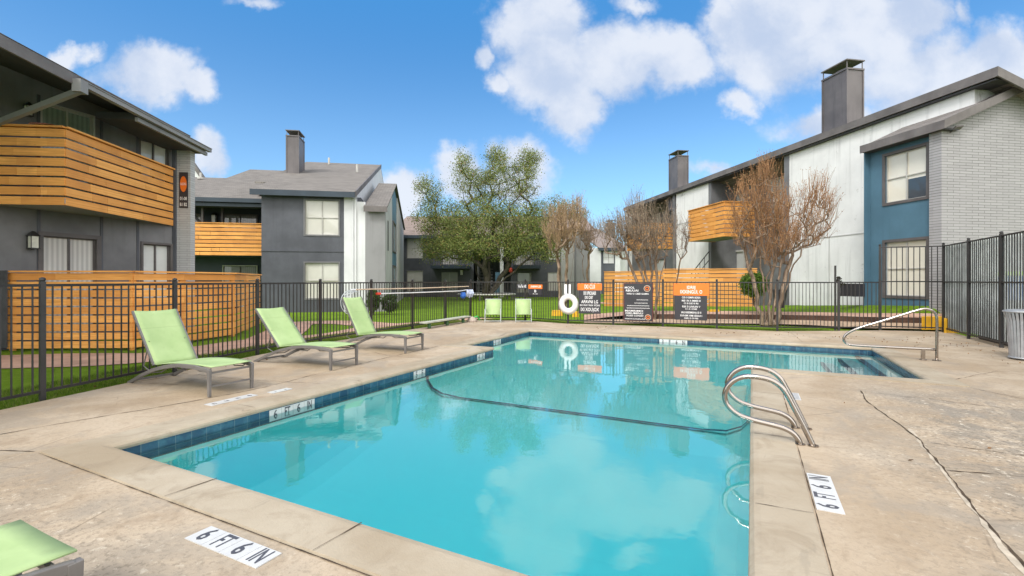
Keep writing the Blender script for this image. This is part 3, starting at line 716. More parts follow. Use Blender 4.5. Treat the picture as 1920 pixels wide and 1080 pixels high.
def chimney(F, b, u0, u1, n0, n1, z0, z1, cap=.28, top=None):
    m = MB(); m.fbox(F, u0, u1, n0, n1, z0, z1)
    for (a, c) in ((u0, n0), (u1, n0), (u1, n1), (u0, n1)): m.fbox(F, a-.03, a+.03, c-.03, c+.03, z0, z1+.01)
    m.fbox(F, u0-.04, u1+.04, n0-.04, n1+.04, z1-.02, z1+.05); o = m.build('chimney', chimm, b)
    m = MB()
    for (a, c) in ((u0+.02, n0+.02), (u1-.02, n0+.02), (u1-.02, n1-.02), (u0+.02, n1-.02)): m.fbox(F, a-.015, a+.015, c-.015, c+.015, z1+.05, z1+cap)
    m.fbox(F, u0-.05, u1+.05, n0-.05, n1+.05, z1+cap, z1+cap+.045)
    m.fbox(F, (u0+u1)/2-.16, (u0+u1)/2+.16, (n0+n1)/2-.16, (n0+n1)/2+.16, z1+.05, z1+cap*.6)
    m.build('chimney_cap', fascia, o); return o

# ---- left building -------------------------------------------------
def left_building():
    a1 = (-.1115, .9938); b1 = (.9938, .1115)
    FL = Fr((-10.24, 14.37), (-.2996, -.954), (.954, -.2996))      # u runs towards the camera, n out to the pool
    FE = Fr((-9.54, 14.56), (-a1[0], -a1[1]), b1)                 # eave line, u toward camera
    b = thing('apartment_building', FL.P(3, -2, 0), 'dark grey two storey building at the left with a bright orange board balcony', 'building')
    pane_v = panemat('vertical_blinds', FL.U, (.62, .61, .58), 'v', .1); pane_h = panemat('green_tinted_glass', FL.U, (.30, .38, .33), 'v', .5)
    pane_c = panemat('pale_window', FL.U, (.60, .62, .60), 'h', .15); pane_l = panemat('leaded_glass', FL.U, (.62, .62, .58), 'h', .6)
    ua = FL.u_at
    U = lambda px: ua(px, 0)
    holes = [(U(182), U(78), .1, 2.59), (U(320), U(266), .95, 2.58), (U(176), U(77), 3.35, 5.78), (U(317), U(262), 4.35, 5.55)]
    m = MB(); holed(m, FL, 0, 12, -.1, 5.9, -.25, 0, holes); m.fbox(FL, .0, 12, -6, -.25, -.1, 5.4); m.build('wall', slate2, b)
    def rz(u):
        q = FL.P(u, 0, 0); dd = (Vector((q.x, q.y))-FE.o).dot(FE.N); return 5.60-.3*dd
    m = MB(); m.hexa([FL.P(.0, -.25, 5.9), FL.P(12, -.25, 5.9), FL.P(12, 0, 5.9), FL.P(.0, 0, 5.9)], [FL.P(.0, -.25, max(5.92, rz(0)-.01)), FL.P(12, -.25, rz(12)+.0), FL.P(12, 0, rz(12)), FL.P(.0, 0, max(5.92, rz(0)-.01))]); m.build('upper_wall', slate2, b)
    d = window(FL, b, U(182)+.02, U(78)-.02, .12, 2.57, -.06, pane_v, 'v', trim, trim, .10, 'sliding_door', .10)
    window(FL, b, U(320)+.02, U(266)-.02, .97, 2.55, -.06, pane_c, 'v', trim, trim, .06, 'window', .10)
    window(FL, b, U(176)+.02, U(77)-.02, 3.37, 5.74, -.06, pane_h, 'v', wtrim, wtrim, .04, 'sliding_door', .08)
    window(FL, b, U(317)+.02, U(262)-.02, 4.37, 5.52, -.06, pane_l, 'v', trim, trim, .05, 'window', .08)
    # board joints on the wall
    m = MB()
    for px in (72, 190, 258): m.fbox(FL, U(px)-.03, U(px)+.03, 0.002, .02, -.05, 5.9)
    m.build('batten', slate, b)
    lamp(FL, b, U(56), 0, 2.42, 1.15); lamp(FL, b, U(48), 0, 5.45, .9)
    # brick pier
    q0 = FL.P(.02, .0, 0); Fp = Fr((-10.22, 14.38), b1, (-b1[1]*-1, -b1[0]) if False else (.1115, -.9938))
    um = Fp.u_at(357, 0)
    bm = brickmat('painted_brick_pier', Fp.U, (.40, .40, .40), (.47, .47, .47), (.26, .26, .26), .42, .07)
    MB().fbox(Fp, .07, um, -.25, 0, -.1, 5.62).build('brick_pier', bm, b)
    MB().fbox(Fp, -.03, .07, -.05, .06, 0, 5.6).build('downspout', slate, b)
    s = MB().fbox(Fp, um*.32, um*.86, 0.0, .02, 3.70, 4.78).build('sign_panel', signdark, b)
    uc = um*.59; m = MB(); n = 20; pc = Fp.P(uc, .024, 4.42)
    ring = [pc+Vector((Fp.U.x, Fp.U.y, 0))*.095*math.cos(2*math.pi*k/n)+Vector((0, 0, .24*math.sin(2*math.pi*k/n))) for k in range(n)]
    m.add(ring, [tuple(range(n))], 0); m.build('orange_emblem', orange, s)
    U3 = Vector((Fp.U.x, Fp.U.y, 0)); m = textmesh('BUILDING', (.036, .11), Fp.P(uc, .027, 4.42), U3, (0, 0, 1)); m.build('lettering', signwhite, s)
    for zz, tx in ((3.98, '01-08'), (3.80, 'B1 B2')): textmesh(tx, (.085, .14), Fp.P(uc, .023, zz), U3, (0, 0, 1), bold=.02).build('lettering', signwhite, s)
    # roof: slab rising into the building from the eave
    L = 14; m = MB()
    def RP(u, n, z): return FE.P(u, n, z)
    uend = -.25; m.slab([RP(uend+.9, .0, 5.72), RP(L, .0, 5.72), RP(L, -8, 8.12), RP(uend+.9, -8, 8.12)], .10)
    m.slab([RP(uend, .0, 5.66), RP(uend+.9, .0, 5.66), RP(uend+.9, -8, 8.06), RP(uend, -8, 8.06)], .10)
    rf = m.build('roof', soffit, b)
    ms = MB(); ms.slab([RP(uend+.88, .05, 5.745), RP(L, .05, 5.745), RP(L, -8, 8.16), RP(uend+.88, -8, 8.16)], .02); ms.build('shingles', shingle('shingles_left', FE.U, (0, 0, 2.9)), rf)
    ust = FE.u_at(145, 0.05)
    m = MB(); m.fbox(FE, ust, L, .0, .05, 5.51, 5.75); m.build('fascia', fascia, rf)
    m = MB(); m.fbox(FE, uend+.9, ust, .0, .04, 5.66, 5.75); m.fbox(FE, uend, uend+.9, .0, .04, 5.52, 5.67); m.build('fascia', fascia, rf)
    m = MB(); m.fbox(FE, uend-.1, ust-.02, .04, .15, 5.52, 5.62); m.fbox(FE, uend-.1, ust-.02, .04, .17, 5.62, 5.635); m.fbox(FE, uend-.05, uend+3.2, -.02, .05, 5.40, 5.50); m.build('gutter', mgrey, rf)
    MB().fbox(FE, uend, uend+3.2, -.9, -.03, 5.44, 5.60).build('soffit', soffit, rf)
    MB().fbox(FE, uend+.2, 9, -2.4, -.04, 5.61, 5.64).build('soffit', soffit, rf) if False else None
    c0 = FE.P(ust+.02, .10, 5.5); m = MB(); m.fbox(FE, ust-.08, ust+.12, .03, .2, 5.36, 5.62)
    e0 = FL.P(U(-40), .02, 4.75); m.bar(c0-Vector((0, 0, .1)), e0, .09, .11); m.build('downspout', mgrey, rf)
    # balcony
    C0 = Vector(cam2w(-9.78, 10.4)); C1 = Vector(cam2w(-10.21, 14.3)); Cl = Vector(cam2w(-9.78-1.62*.9938, 10.4-1.62*.1115))
    wallp = [FL.P(u, -.02, 0) for u in (.05, 5.1)]
    ba = balcony(b, [tuple(Cl), tuple(C0), tuple(C1)], 3.13, 4.83, woodL, 8, .12, underside, fpoly=[tuple(Cl), tuple(C0*.999), tuple(C1), tuple(wallp[0][:2]), tuple(wallp[1][:2])])
    return FE
left_building()

# ---- slate building with the chimney (second from left) -----------------------------
def slate_building():
    F = Fr((-12.13, 23.0), (.984, .177), (.177, -.984)); P = F.P
    b = thing('apartment_building', P(0, -5, 0), 'slate and white building with brown shingle roof and chimney behind the loungers', 'building')
    pane = panemat('blinds_slate', F.U, (.58, .57, .51), 'h', .12); pane2 = panemat('grey_glass', F.U, (.22, .22, .21), 'v', .2)
    def u(px, n=0): return F.u_at(px, n)
    w = [(u(572), u(635), 3.76, 5.46), (u(572), u(635), .62, 2.37)]
    m = MB(); holed(m, F, 0, u(645), -.1, 5.82, -.2, 0, w); m.fbox(F, 0, .2, -4, -.2, -.1, 5.8); m.fbox(F, .3, 4.6, -13, -.25, -.1, 5.7)  # last box is an unseen core added behind the front to block light
    m.fbox(F, 0, u(645), .002, .03, 2.92, 2.98); m.build('wall', slate, b)
    for x in w: window(F, b, x[0], x[1], x[2], x[3], -.06, pane, 'cross', slate2, wtrim, .07, 'window', .09)
    uw = 4.42; z0 = 5.86; sl = .34
    m = MB(); m.fbox(F, u(645)+.002, 4.42, -.2, .01, -.1, 5.8); m.fbox(F, 4.422, 4.84, -.2, .01, -.1, 5.45)
    m.fbox(F, u(662)-.03, u(662)+.03, .012, .06, 0, 5.7)      # corner board
    gv = [(0, -.1), (0, 5.75), (-12.9, 5.75+sl*12.9), (-25, 5.75), (-25, -.1)]
    m.hexa([P(uw-.2, a, z) for a, z in gv], [P(uw, a, z) for a, z in gv]); m.build('wall', whitesid, b, label='white side wall with gable')
    m = MB(); m.fbox(F, u(662)+.08, u(662)+.16, .012, .09, 0, 5.6); m.build('downspout', whitesid, b)
    # grey wing
    uc = 5.82; m = MB(); m.fbox(F, 4.842, uc, -.2, .02, -.1, 5.2); m.build('wall', mgrey, b, label='grey front of the narrow wing')
    def side(v0, v1, mat, lab=None, n0=.0):
        rz = lambda v: 5.25+sl*v if v < 7.3 else 5.25+sl*7.3-(v-7.3)*.13
        vs = [v0]+([7.3] if v0 < 7.3 < v1 else [])+[v1]
        lo = [(-v0, -.1), (-v1, -.1)]+[(-v, rz(v)) for v in reversed(vs)]
        m = MB(); m.hexa([P(uc-.2, a, z) for a, z in lo], [P(uc+n0, a, z) for a, z in lo]); return m.build('wall', mat, b, label=lab)
    side(.202, 4.8, lgrey); sb = side(4.8, 10, blue, 'blue panel on the side wall', -.06); side(10.0, 19.5, lgrey)
    Fs = Fr((-12.13+.984*uc, 23+.177*uc), (-.177, .984), (.984, .177))
    for (a, c) in ((3.4, 5.2), (.7, 2.4)): window(Fs, b, 6, 8.6, a, c, -.05, pane, 'cross', trim, wtrim, .08, 'window', .06)
    m = MB(); m.fbox(Fs, 1.35, 1.7, .003, .03, 3.1, 4.7); m.build('wall_plaque', black, b)
    m = MB(); zc = 5.3
    m.slab([P(4.80, .3, zc-.1), P(uc+.12, .3, zc-.1), P(uc+.12, -7.3, zc+.08+sl*7.3), P(4.80, -7.3, zc+.08+sl*7.3)], .07)
    m.slab([P(4.80, -7.3, zc+.08+sl*7.3), P(uc+.12, -7.3, zc+.08+sl*7.3), P(uc+.12, -20, zc+.08+sl*7.3-12.7*.13), P(4.80, -20, zc+.08+sl*7.3-12.7*.13)], .07)
    V3 = Vector((-F.N.x, -F.N.y, 0)); sh = shingle('shingles_slate', F.U, V3, (.185, .17, .155))
    m.build('roof', sh, b)
    m = MB(); m.fbox(F, 4.80, uc+.12, .30, .34, zc-.38, zc-.1); m.build('fascia', fascia, b)
    # main roof
    m = MB(); m.slab([P(-.35, .4, 5.86), P(4.40, .4, 5.86), P(4.40, -12.9, 5.86+sl*13.3), P(-.95, -12.9, 5.86+sl*13.3), P(-.95, -2, 5.86+sl*2.4), P(-.35, -1.9, 5.86+sl*2.3)], .09)
    m.slab([P(-.95, -12.9, 5.86+sl*13.3), P(4.40, -12.9, 5.86+sl*13.3), P(4.40, -26, 5.86), P(-.95, -26, 5.86)], .09)
    rf = m.build('roof', sh, b)
    MB().fbox(F, -.38, 4.44, .40, .45, 5.58, 5.85).build('fascia', navy, rf)
    m = MB(); m.hexa([P(4.40, .45, 5.62), P(4.40, -12.9, 5.62+sl*13.3), P(4.40, -12.9, 5.9+sl*13.3), P(4.40, .45, 5.9)], [P(4.46, .45, 5.62), P(4.46, -12.9, 5.62+sl*13.3), P(4.46, -12.9, 5.9+sl*13.3), P(4.46, .45, 5.9)]); m.build('fascia', fascia, rf)
    for (uu, v) in ((.9, 11.5), (3.4, 7.6)):
        q = P(uu, -v, 5.86+sl*(v+.4)); MB().tube([q, q+Vector((0, 0, .5))], .07, 8).build('vent_pipe', wtrim, rf)
    # left wing: shingle plane with a stepped ridge
    z1 = 5.70; zz = lambda v: z1+sl*(v-1.5)
    m = MB(); m.slab([P(-11, -1.5, zz(1.5)), P(-.3, -1.5, zz(1.5)), P(-.3, -2.1, zz(2.1)), P(-.9, -2.2, zz(2.2)), P(-.9, -13.5, zz(13.5)), P(-5.05, -13.5, zz(13.5)), P(-4.8, -8.5, zz(8.5)), P(-11, -8.5, zz(8.5))], .09)
    m.build('roof', sh, b)
    q = P(-5.9, -7.6, zz(7.6)); MB().tube([q, q+Vector((0, 0, .1)), q+Vector((0, 0, .12)), q+Vector((0, 0, .4))], [.2, .2, .07, .07], 8).build('vent_pipe', wtrim, b)
    m = MB(); m.fbox(F, -11, -.002, -1.5, -1.45, z1-.22, z1-.01); m.fbox(F, -11, -.002, -2.2, -1.6, z1-.42, z1-.25); m.build('fascia', navy, b)
    chimney(F, b, u(537, -5.9), u(560, -5.9), -7.2, -5.9, 7.2, 10.25, .32)
    # recess walls
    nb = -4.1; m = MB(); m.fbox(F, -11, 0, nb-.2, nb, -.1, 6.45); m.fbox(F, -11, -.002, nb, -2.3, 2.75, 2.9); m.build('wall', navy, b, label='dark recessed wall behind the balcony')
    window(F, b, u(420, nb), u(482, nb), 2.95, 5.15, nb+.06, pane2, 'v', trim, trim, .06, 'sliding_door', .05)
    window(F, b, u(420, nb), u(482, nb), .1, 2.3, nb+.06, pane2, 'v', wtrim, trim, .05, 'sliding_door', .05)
    window(F, b, u(362, nb), u(378, nb), 3.4, 5.15, nb+.06, pane2, 'n', trim, trim, .04, 'window', .05)
    m = MB(); m.bar(P(u(355, -3), -3.2, 5.2), P(u(377, -3), -3.2, 4.4), .1, .12); m.build('stair_rail', black, b)
    m = MB(); m.fbox(F, u(378, -2.2)-.05, u(378, -2.2)+.05, -2.35, -2.25, 4.4, 5.6); m.fbox(F, u(414, -3), u(418, -3), -3.1, -3, 4.4, 5.5); m.build('post', trim, b)
    lamp(F, b, u(404, nb), nb, 4.95, 1.6)
    A = P(-10.5, -2.05, 0); B = P(-.01, -2.05, 0)
    balcony(b, [tuple(A[:2]), tuple(B[:2])], 2.79, 4.45, woodL, 8, .1, soffit, fpoly=[tuple(P(-10.5, -4, 0)[:2]), tuple(P(-.01, -4, 0)[:2]), tuple(B[:2]), tuple(A[:2])])
    # storage fan on the lower patio
slate_building()
# white gable peeking over the far roof
gb = thing('apartment_building', at(330, 52), 'sliver of a white gable peeking over the shingle roof beside the brick pier', 'building')
m = MB(); m.hexa([at(260, 50, 0), at(362, 50, 0), at(376, 50, 12.45), at(358, 50, 13.9), at(260, 50, 10)], [at(260, 58, 0), at(362, 58, 0), at(376, 58, 12.45), at(358, 58, 13.9), at(260, 58, 10)])
m.build('wall', whitesid, gb)
m = MB(); m.bar(at(384, 49.9, 12.0), at(357, 49.9, 14.15), .35, .35); m.build('roof', fascia, gb)

# ---- far building behind the oak -----------------------------------------------------
def far_building():
    F = Fr((-10.6, 45.0), (1, .0), (0, -1)); P = F.P
    b = thing('apartment_building', P(6, -5, 0), 'dark slate building far behind the big green oak with two small balconies', 'building')
    pane = panemat('blinds_far', F.U, (.60, .58, .54), 'h', .15); door = panemat('door_far', F.U, (.42, .41, .39), 'v', .2)
    u = F.u_at; z = lambda y: zat(y, 45)
    uR = u(1052); m = MB()
    wins = [(u(763), u(793), z(484), z(447)), (u(763), u(793), z(546), z(508)), (u(828), u(858), z(495), z(462)), (u(828), u(858), z(548), z(511)),
            (u(965), u(1000), z(496), z(466)), (u(970), u(996), z(548), z(512)), (u(1027), u(1050), z(487), z(462)), (u(1027), u(1050), z(545), z(511))]
    br = (u(888), u(958))
    holed(m, F, -.5, br[0], -.1, 5.75, -.2, 0, wins); holed(m, F, br[1], uR, -.1, 5.75, -.2, 0, wins); m.fbox(F, br[0], br[1], -.2, 0, 4.9, 5.75)
    m.fbox(F, br[0], br[1], -4, -3.8, -.1, 4.9); m.fbox(F, -.5, uR, -9, -4.1, -.1, 5.6); m.build('wall', slate, b)
    for i, x in enumerate(wins): window(F, b, x[0]+.02, x[1]-.02, x[2], x[3], -.06, pane if i in (0, 1, 6, 7) else door, 'cross' if i in (0, 1, 6, 7) else 'v', slate2, wtrim, .06, 'window', .08)
    m = MB(); m.slab([P(-1.2, .6, 5.75), P(uR+.5, .6, 5.75), P(uR+.5, -8.4, 8.7), P(-1.2, -8.4, 8.7)], .1); m.slab([P(-1.2, -8.4, 8.7), P(uR+.5, -8.4, 8.7), P(uR+.5, -17, 5.7), P(-1.2, -17, 5.7)], .1)
    m.build('roof', shingle('shingles_far', F.U, Vector((-F.N.x, -F.N.y, 0)), (.24, .19, .165)), b)
    MB().fbox(F, -1.2, uR+.5, .6, .66, 5.45, 5.74).build('fascia', navy, b)
    for (x0, x1) in ((812, 882), (962, 1012)):
        m = MB(); m.fbox(F, u(x0), u(x1), 0.002, 1.5, 2.6, 2.9); o = m.build('balcony', navy, b)
        m = MB(); m.fbox(F, u(x0), u(x1), 1.44, 1.48, 3.85, 3.9)
        k = u(x0)
        while k < u(x1): m.fbox(F, k, k+.03, 1.44, 1.47, 2.9, 3.85); k += .22
        m.build('railing', black, o)
    m = MB(); m.fbox(F, u(941)-.16, u(941)+.16, .2, .5, -.1, 5.6); m.build('post', whitesid, b)
    m = MB()
    for k in range(9): m.fbox(F, u(896), u(922), -3.4+k*.3, -3.1+k*.3, 2.7-k*.3-.08, 2.7-k*.3)
    m.fbox(F, u(896)-.1, u(896), -3.4, -.6, 0, 3.4); m.build('staircase', mgrey, b)
    MB().fbox(F, u(928), u(937), -1, -.9, 0, 2.3).build('door', blue, b)
    lamp(F, b, u(866), 0, 2.3, 2.0); 
    m = MB(); m.tube([P(u(958), .1, 2.2), P(u(958), .1, 2.35), P(u(958), .1, 2.6), P(u(958), .1, 2.7)], [.06, .2, .2, .05], 8); m.build('lamp_shade', paint('red_lamp', (.6, .08, .05), .1, 4, .4), b)
    # stepped grey and white wings on the right
    for (x0, x1, n, zz, mt, lb) in ((1052.5, 1080, .8, 6.3, lgrey, 'light grey wing'), (1080.5, 1106, 2.2, 6.0, mgrey, 'mid grey wing')):
        m = MB(); m.fbox(F, u(x0, n), u(x1, n), -3, n, -.1, zz); m.build('wall', mt, b, label=lb)
    m = MB(); m.slab([P(u(1050), 1.2, 6.3), P(u(1082), 1.2, 6.3), P(u(1082), -5, 8.2), P(u(1050), -5, 8.2)], .12); m.slab([P(u(1079), 2.6, 6.0), P(u(1109), 2.6, 6.0), P(u(1109), -5, 8.2), P(u(1079), -5, 8.2)], .12)
    m.build('roof', shingle('shingles_far_wing', F.U, Vector((-F.N.x, -F.N.y, 0)), (.26, .21, .19)), b)
far_building()
def white_cottage():
    F = Fr(((1106-960)/FPX*55, 55), (.984, .177), (.177, -.984)); P = F.P
    b = thing('apartment_building', P(3, -5, 0), 'small white fronted building between the far slate building and the right one', 'building')
    u = F.u_at; z = lambda y: zat(y, 55.5); pane = panemat('blinds_cottage', F.U, (.55, .56, .55), 'h', .15)
    w = [(u(1131), u(1152), z(494), z(471))]
    m = MB(); m.fbox(F, 0, u(1127), -.2, 0, -.1, 5.3); m.fbox(F, u(1153), u(1163), -.2, 0, -.1, 5.3); m.fbox(F, u(1163), 9, -2, -1.8, -.1, 5.3); m.build('wall', whitesid, b)
    m = MB(); holed(m, F, u(1127)+.002, u(1153)-.002, -.1, 5.3, -.2, .02, w); m.build('wall', slate, b, label='slate panel')
    window(F, b, w[0][0], w[0][1], w[0][2], w[0][3], -.05, pane, 'cross', navy, wtrim, .06, 'window', .1)
    m = MB(); zt = 5.3; m.slab([P(u(1120), .5, zt), P(u(1175), .5, zt), P(u(1175), -9, zt+3.2), P(u(1075, -9), -9, zt+3.2)], .12)
    m.build('roof', shingle('shingles_cottage', F.U, Vector((-F.N.x, -F.N.y, 0)), (.25, .21, .19)), b)
    MB().fbox(F, u(1119), u(1175), .5, .56, zt-.35, zt-.02).build('fascia', navy, b)
    chimney(F, b, u(1141, -6), u(1153, -6), -7, -6, 7, 9.0, .3)
white_cottage()

# ---- right building ------------------------------------------------------------------
def right_building():
    av = (-.166, .986); bv = (.986, .166)
    def org(p): return (p*.986, p*.166)              # foot of the perpendicular
    Fw = Fr(org(16.8), av, (-bv[0], -bv[1])); Fb = Fr(org(15.2), av, (-bv[0], -bv[1]))      # u runs away, n out to the pool
    b = thing('apartment_building', Fw.P(18, -5, .3), 'long white building on the right with blue window bay, grey brick end and two chimneys', 'building')
    bk = brickmat('painted_brick_end', cam2w(*bv), (.29, .285, .29), (.34, .335, .34), (.07, .068, .068), .46, .085); bk2 = brickmat('painted_brick_return', Fb.U, (.28, .275, .28), (.33, .325, .33), (.08, .075, .075), .46, .085)
    W = lambda px: Fw.u_at(px); B = lambda px: Fb.u_at(px)
    ZT = 7.62
    # white walls
    for (q0, q1) in ((12.3, W(1480)), (W(1332), W(1268)), (W(1180), W(1173))): MB().fbox(Fw, q0, q1, -.25, 0, -.1, ZT).build('wall', white, b)
    m = MB(); m.fbox(Fw, W(1620), W(1480), .002, .02, 3.35, 3.39); m.fbox(Fw, W(1555)-.02, W(1555)+.02, .002, .016, 0, 3.349); m.build('trim_line', lgrey, b); MB().fbox(Fw, W(1332), W(1268), .002, .02, 5.35, 5.4).build('trim_line', lgrey, b)
    # recessed balcony walls, columns
    m = MB(); m.fbox(Fw, W(1480)+.002, W(1173), -1.9, -1.7, -.1, 7.5)
    for px in (1480, 1334.5, 1266, 1180): m.fbox(Fw, W(px)+.004, W(px)+.3, -1.68, .03, -.1, ZT)
    m.build('wall', slate2, b, label='dark recessed wall behind the balconies')
    u0 = lambda px: Fw.u_at(px, -1.7); dr = panemat('white_slider', Fw.U, (.60, .60, .58), 'v', .1); pn = panemat('pale_pane', Fw.U, (.5, .49, .44), 'h', .2)
    window(Fw, b, u0(1396), u0(1357), .5, 3.25, -1.66, dr, 'v', wtrim, wtrim, .1, 'sliding_door', .05)
    window(Fw, b, u0(1398), u0(1357), 4.2, 6.7, -1.66, dr, 'v', wtrim, wtrim, .06, 'sliding_door', .05)
    window(Fw, b, u0(1478), u0(1445), 4.6, 7.0, -1.66, dr, 'v', wtrim, wtrim, .06, 'sliding_door', .05)
    window(Fw, b, u0(1240), u0(1222), 4.2, 7.1, -1.66, pn, 'v', trim, trim, .06, 'sliding_door', .05)
    window(Fw, b, u0(1248), u0(1232), .5, 3.2, -1.66, dr, 'n', trim, trim, .06, 'door', .05)
    ul = u0(1346); lamp(Fw, b, ul, -1.7, 6.25, 2.2); lamp(Fw, b, u0(1342), -1.7, 2.75, 1.7)
    # blue bay and brick end volume
    vb = -.166*13.0+.986*14.38
    e = B(1742)
    wl = [(B(1730), B(1649), 3.95, 5.50), (B(1730), B(1650), .95, 2.55)]
    wl = [(B(1727), B(1650), zat(369, 15.1), zat(277, 15.3)), (B(1727), B(1650), zat(556, 15.1), zat(449, 15.1))]
    m = MB(); holed(m, Fb, e+.002, B(1622), -.1, 6.2, -.5, -.22, wl); m.build('wall', blue, b, label='blue panel round the two large windows')
    pw = panemat('cream_blinds', Fb.U, (.70, .66, .56), 'h', .12)
    for x in wl: window(Fb, b, x[0], x[1], x[2], x[3], -.28, pw, 'cross', trim, wtrim, .09, 'window', .10)
    # torn dark corner of the upper blind
    x = wl[0]; MB().fbox(Fb, x[0]+.03, (x[0]+x[1])/2-.03, -.312, -.300, x[2]+.03, x[2]+(x[3]-x[2])*.42).build('uncovered_pane', panemat('dark_pane', Fb.U, (.05, .065, .08), 'h', .6), b)
    m = MB(); m.fbox(Fb, B(1622)+.002, B(1622)+.05, -1.6, .0, -.1, 6.2); m.build('wall', blue, b)
    m = MB(); m.fbox(Fb, vb+.25, e, -.4, 0, -.1, 6.22); m.build('brick_wall', bk2, b)
    Fg = Fr((13.0, 14.38), bv, (-av[0], -av[1]))      # gable wall frame, u to the right
    gpoly = [(0, -.2), (0, 6.22), (3.1, 6.22+.44*3.1), (9.5, 5.0), (9.5, -.2)]
    m = MB(); m.hexa([Fg.P(a, 0, z) for a, z in gpoly], [Fg.P(a, -.25, z) for a, z in gpoly]); m.build('brick_wall', bk, b)
    # core that keeps light out
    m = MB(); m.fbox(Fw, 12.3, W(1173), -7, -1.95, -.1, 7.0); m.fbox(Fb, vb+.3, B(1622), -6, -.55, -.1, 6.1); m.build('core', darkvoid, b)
    # roofs: lower one over the brick volume, upper shed roof
    m = MB(); u_s, u_e = vb-.2, Fb.u_at(1612, .2)
    def LB(u, t, z): return Fb.P(u, -t, z)
    m.slab([LB(u_s, -.16, 6.24), LB(u_e, -.16, 6.24), LB(u_e, 3.4, 6.24+.44*3.68), LB(u_s, 3.4, 6.24+.44*3.68)], .08)
    rl = m.build('roof', shingle('shingles_right_low', Fb.U, (0, 0, 2.5), (.2, .18, .165)), b)
    def rake(mm, F, u, t0, z0, t1, z1, th=.05, h=.30):
        mm.hexa([F.P(u, -t0, z0-h), F.P(u, -t1, z1-h), F.P(u, -t1, z1), F.P(u, -t0, z0)], [F.P(u-th, -t0, z0-h), F.P(u-th, -t1, z1-h), F.P(u-th, -t1, z1), F.P(u-th, -t0, z0)])
    m = MB(); m.fbox(Fb, u_s, u_e, .16, .20, 6.02, 6.28); rake(m, Fb, u_s, -.20, 6.28, 3.3, 6.28+.44*3.50, h=.26); m.build('fascia', fascia, rl)
    MB().fbox(Fb, u_s+.05, u_e-.02, -.45, .155, 6.03, 6.06).build('soffit', soffit, rl)
    m = MB(); us = 11.55; ue = Fw.u_at(1170, .2)
    m.slab([Fw.P(us, .2, 7.83), Fw.P(ue, .2, 7.83), Fw.P(ue, -9, 4.6), Fw.P(us, -9, 4.6)], .08)
    ru = m.build('roof', shingle('shingles_right_high', Fw.U, (0, 0, 2.5), (.2, .18, .165)), b)
    m = MB(); m.fbox(Fw, us, ue, .2, .25, 7.57, 7.86); rake(m, Fw, us, -.25, 7.86, 9, 4.7, .05, .28); m.build('fascia', fascia, ru)
    MB().fbox(Fw, us+.05, ue-.02, -1.9, .19, 7.50, 7.54).build('soffit', soffit, ru)
    # white gable triangle behind the brick roof
    m = MB(); tp = [(0, 5.4), (0, 7.6), (1.0, 7.28), (1.0, 5.4)]; m.hexa([Fw.P(12.29, -a-.26, z) for a, z in tp], [Fw.P(12.4, -a-.26, z) for a, z in tp]); m.build('wall', white, b)
    # chimneys
    def ch(px_near, zt):
        a = Fr(org(17.1), av, (-bv[0], -bv[1])); uu = a.u_at(px_near); chimney(a, b, uu, uu+1.25, -.78, 0, 6.6, zt, .36)
    ch(1588, 10.35); ch(1271, 10.30)
    # balconies
    wd = woodmat('cedar_balcony', Fw.U, (.80, .39, .10)); Bf = Fr(org(15.0), av, (-bv[0], -bv[1]))
    for (x0, x1) in ((1358, 1291), (1208, 1176)):
        a, c = Bf.u_at(x0), Bf.u_at(x1); p = [Bf.P(c, -1.75, 0), Bf.P(c, 0, 0), Bf.P(a, 0, 0), Bf.P(a, -1.75, 0)]
        if x0 == 1208: p = [Bf.P(c, -1.75, 0), Bf.P(c, 0, 0), Bf.P(a, 0, 0), Bf.P(a, -3.3, 0)]
        poly = [tuple(q[:2]) for q in p]
        balcony(b, poly, 3.78, 5.60, wd, 8, .1, underside)
    # stair rail
    m = MB(); ub = lambda px: Fw.u_at(px, 1.0)
    q0 = Fw.P(ub(1296), 1, 1.9); q1 = Fw.P(ub(1330), 1, 3.2)
    m.bar(q0, q1, .04, .04); m.bar(q0-Vector((0, 0, .5)), q1-Vector((0, 0, .5)), .03, .03)
    for t in (0, .25, .5, .75, 1): q = q0.lerp(q1, t); m.bar(q-Vector((0, 0, 1.0)), q, .03, .03)
    m.build('stair_rail', black, b)
    # floodlight on the brick
    m = MB(); q = Fg.P(.42, .02, 0); m.fbox(Fg, .30, .36, 0, .1, 6.02, 6.08)
    pz = zat(243, 14.4); m.hexa([Fg.P(.22, .06, pz-.07), Fg.P(.46, .06, pz-.03), Fg.P(.5, .2, pz-.01), Fg.P(.26, .2, pz-.05)], [Fg.P(.22, .10, pz+.07), Fg.P(.46, .10, pz+.11), Fg.P(.5, .24, pz+.11), Fg.P(.26, .24, pz+.07)])
    m = MB(); m.bar(Fg.P(.30, 0, pz-.08), Fg.P(.32, .14, pz-.03), .03); m.hexa([Fg.P(.24, .12, pz-.07), Fg.P(.50, .12, pz-.03), Fg.P(.56, .2, pz+.07), Fg.P(.30, .2, pz+.03)], [Fg.P(.24, .09, pz-.03), Fg.P(.50, .09, pz+.01), Fg.P(.56, .17, pz+.11), Fg.P(.30, .17, pz+.07)])
    m.build('floodlight', trim, b)
    # meter box and planter against the wall
    zb = zat(557, 16.4); m = MB(); m.fbox(Fb, B(1622), B(1591), .0, .35, zat(557, 16.5), zat(532, 16.5)); m.build('meter_box', signdark, b)
    return Fw, Fb, Fg
Fw, Fb, Fg = right_building()

